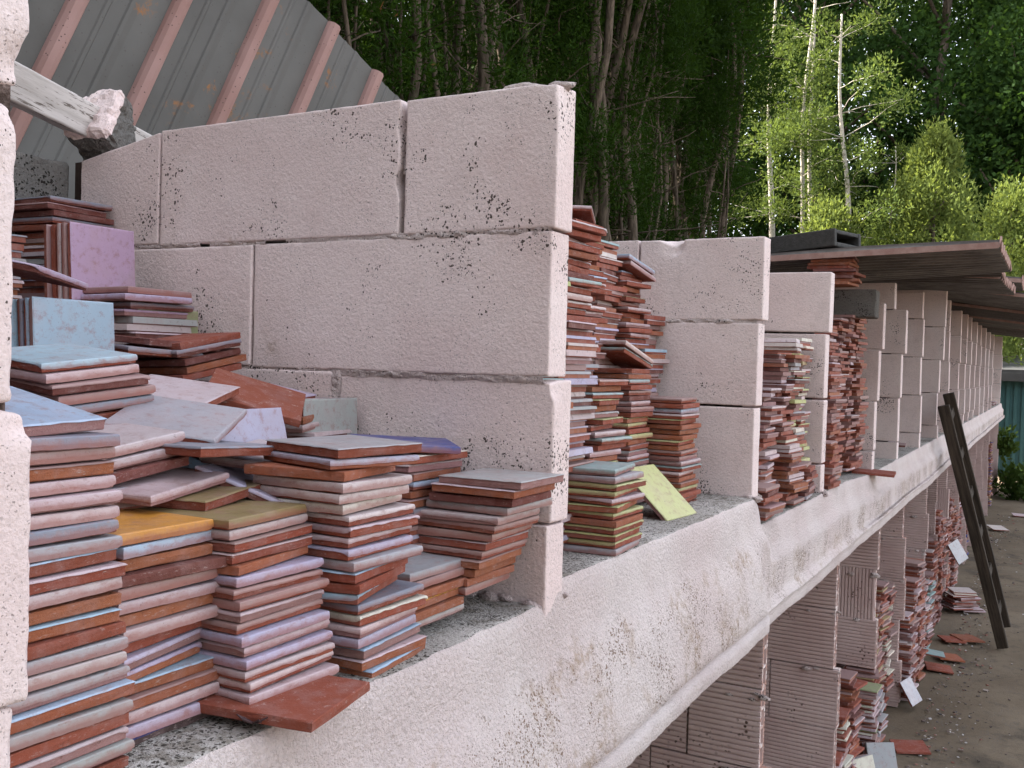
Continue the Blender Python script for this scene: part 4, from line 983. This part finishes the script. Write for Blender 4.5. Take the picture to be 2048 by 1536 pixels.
# sunlit conifers
def conifer(seed, h, rad, n=26000):
    rr = random.Random(seed); m = MB(); m.tube([(0, 0, -.2), (.03, 0, h*.5), (0, .02, h)], [.09, .05, .01], 7); cs = []; rs = []
    for k in range(300):
        t = rr.random()**.75; z = .25 + t*(h - .3); r_ = rad*(1 - t)**.7 * rr.uniform(.35, 1.05) + .08; an = rr.uniform(0, 6.28)
        cs.append((r_*math.cos(an), r_*math.sin(an), z + rr.uniform(-.1, .25))); rs.append(rr.uniform(.12, .32))
        if k % 6 == 0: m.tube([(0, 0, z*.9), (r_*.9*math.cos(an), r_*.9*math.sin(an), z)], [.02, .006], 4)
    return m.mesh('trunk', (MAT['bark'],), True), leaf_mesh('crown', [leaf_cloud(cs, rs, n, .095, .017, seed, .75, 0, 1, 1.3)], 'bright_leaf')
CV = [conifer(71, 5.4, 2.0), conifer(72, 4.2, 1.5, 16000), conifer(73, 3.0, 1.2, 11000)]
for i, (x, y, v_, sc, lab) in enumerate(((-1.35, 18.9, 0, 1.02, 'large sunlit green conifer above the far roof'), (.55, 20.4, 1, 1.0, 'sunlit green conifer at the right picture border behind the roof'), (-2.9, 17.9, 2, 1.0, 'small leafy conifer at the foot of the white trunks'), (-.2, 21.5, 1, 1.15, 'conifer behind the right side of the large sunlit one'))):
    tree('conifer', *CV[v_], (x, y, terrain_z(x, y)), i*1.3, sc, lab, 'sunlit conifers')
# shady broadleaf wood behind
def broadleaf(seed, h, rad, n=24000):
    rr = random.Random(seed); m = MB(); path = wavy((0, 0, -.3), (rr.uniform(-.6, .6), rr.uniform(-.6, .6), h*.8), rr, 10, .15)
    m.tube(path, [.24*(1-.8*k/10) for k in range(11)], 8); cs = []; rs = []
    for k in range(95):
        an = rr.uniform(0, 6.28); t = rr.random(); z = h*(.16 + .84*t); r_ = rad*math.sin(math.pi*min(1, .18 + .8*t))**.6*rr.uniform(.25, 1.0)
        c = Vector((r_*math.cos(an), r_*math.sin(an), z)); cs.append(c); rs.append(rr.uniform(.45, 1.15))
        if k % 4 == 0: q = path[min(10, int(2 + t*8))]; m.tube([q, q.lerp(c, .5) + Vector((0, 0, .2)), c], [.06, .04, .015], 5)
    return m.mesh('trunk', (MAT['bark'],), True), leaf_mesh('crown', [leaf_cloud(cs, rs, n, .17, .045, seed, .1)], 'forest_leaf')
FV = [broadleaf(81, 13, 4.0), broadleaf(82, 15, 4.4), broadleaf(83, 10, 3.6)]
wood = [(-9.5, 30, 1), (-6.0, 31, 0), (-3.0, 31.5, 1), (-.4, 30, 2), (2.2, 31, 0), (5.2, 30, 1), (-9, 37, 0), (-5, 38, 1), (-1.6, 37, 0), (2.2, 38, 1), (6.4, 37, 0), (9.5, 33, 1), (-13, 34, 1), (0.2, 46, 1), (-8, 46, 1), (7.5, 46, 0), (-11.5, 24, 2), (-14, 27.5, 0), (-17, 23, 0)]
for i, (x, y, v_) in enumerate(wood):
    tree('broadleaf_tree', *FV[v_], (x, y, terrain_z(x, y)), i*1.7, 1 + .06*((i*7) % 4), 'dark shaded broadleaf tree of the wood behind, %s of the %s row' % (ORD[(i % 6) + 1], ('front', 'middle', 'back', 'leftmost')[i//6]), 'broadleaf trees of the wood behind')
def wood_behind():
    g = random.Random(31); cs = []; rs = []
    for k in range(300):
        x = g.uniform(-16, 14); y = -8.5 - g.random()*5 - max(0, x - 4)*.2; z = -.2 + g.random()*13
        cs.append((x, y, z)); rs.append(g.uniform(1.0, 1.9))
    tag(obj('wood', leaf_mesh('wood', [leaf_cloud(cs, rs, 26000, .5, .16, 9, .1)], 'forest_leaf')), 'tall dark wood closing the other end of the yard', 'wood', kind='stuff')
wood_behind()
# weeds at the end of the yard
def weed(name, loc, seed, n, rad, h, label):
    g = random.Random(seed); cs = [(g.uniform(-rad, rad), g.uniform(-rad, rad), g.random()*h) for _ in range(18)]
    o = obj(name, leaf_mesh('weed', [leaf_cloud(cs, [.12]*18, n, .09, .024, seed, .5)], 'weed_leaf'), None, TR(loc)); tag(o, label, 'weed', 'weeds along the yard wall')
weed('weed', (.30, 14.3, -.18), 1, 700, .22, .35, 'leafy green weed at the far foot of the wall')
weed('weed', (.65, 16.2, -.18), 2, 1100, .40, .22, 'broad low weed in front of the teal shed')
weed('weed', (.05, 15.3, .3), 4, 320, .06, .3, 'tall shoot growing at the end of the last partition')
# dry rosette on the ledge
m = MB()
for k in range(7):
    a = k*.95; d = Vector((math.cos(a), math.sin(a), .5)); s_ = d.cross(Vector((0, 0, 1))).normalized()
    q = [Vector((0, 0, .002)), d*.010 + s_*.006, d*.020 + Vector((0, 0, .002)), d*.010 - s_*.006]
    m.add(q + [x_ + Vector((0, 0, .0015)) for x_ in q], [(0, 1, 2, 3), (4, 7, 6, 5), (0, 4, 5, 1), (1, 5, 6, 2), (2, 6, 7, 3), (3, 7, 4, 0)])
o = m.build('dry_sprig', (MAT['dry_leaf'],), None, False, TR((-.006, .632, 1.083)) @ Matrix.Scale(.75, 4)); tag(o, 'small dry dark sprig on the ledge at the foot of a stack', 'plant')
# litter of tile crumbs on the yard
def litter():
    g = random.Random(12); m = MB(); cols = []
    for k in range(1300):
        t = g.random(); y = 3.6 + t**1.3*9; x = .10 + abs(g.gauss(0, .14)) + (.02*g.random())
        if g.random() < .25: x = g.uniform(.1, 1.6)
        s_ = g.uniform(.0025, .0075) * (1.8 if g.random() < .1 else 1)
        b = len(m.f); an = g.uniform(0, 6.28); M = TR((x, y, -.197 + s_*.15)) @ RZ(math.degrees(an)) @ RX(g.uniform(-25, 25))
        m.box(-s_, s_*g.uniform(.5, 1), -s_*.7, s_*.6, 0, s_*g.uniform(.3, .7), 0, M)
        c = g.choice(((.22, .08, .055), (.10, .075, .06), (.06, .05, .042), (.30, .25, .21), (.16, .12, .09), (.55, .52, .5), (.07, .055, .05)))
        cols += [(*c, 1)]*24
    me = m.mesh('tile_crumbs', (MAT['heap_tile'],)); ca = me.color_attributes.new('tint', 'FLOAT_COLOR', 'CORNER'); ca.data.foreach_set('color', np.array(cols, np.float32).ravel())
    tag(obj('tile_crumbs', me), 'crumbs of broken tile and gravel scattered on the dirt yard', 'rubble', kind='stuff')
litter()
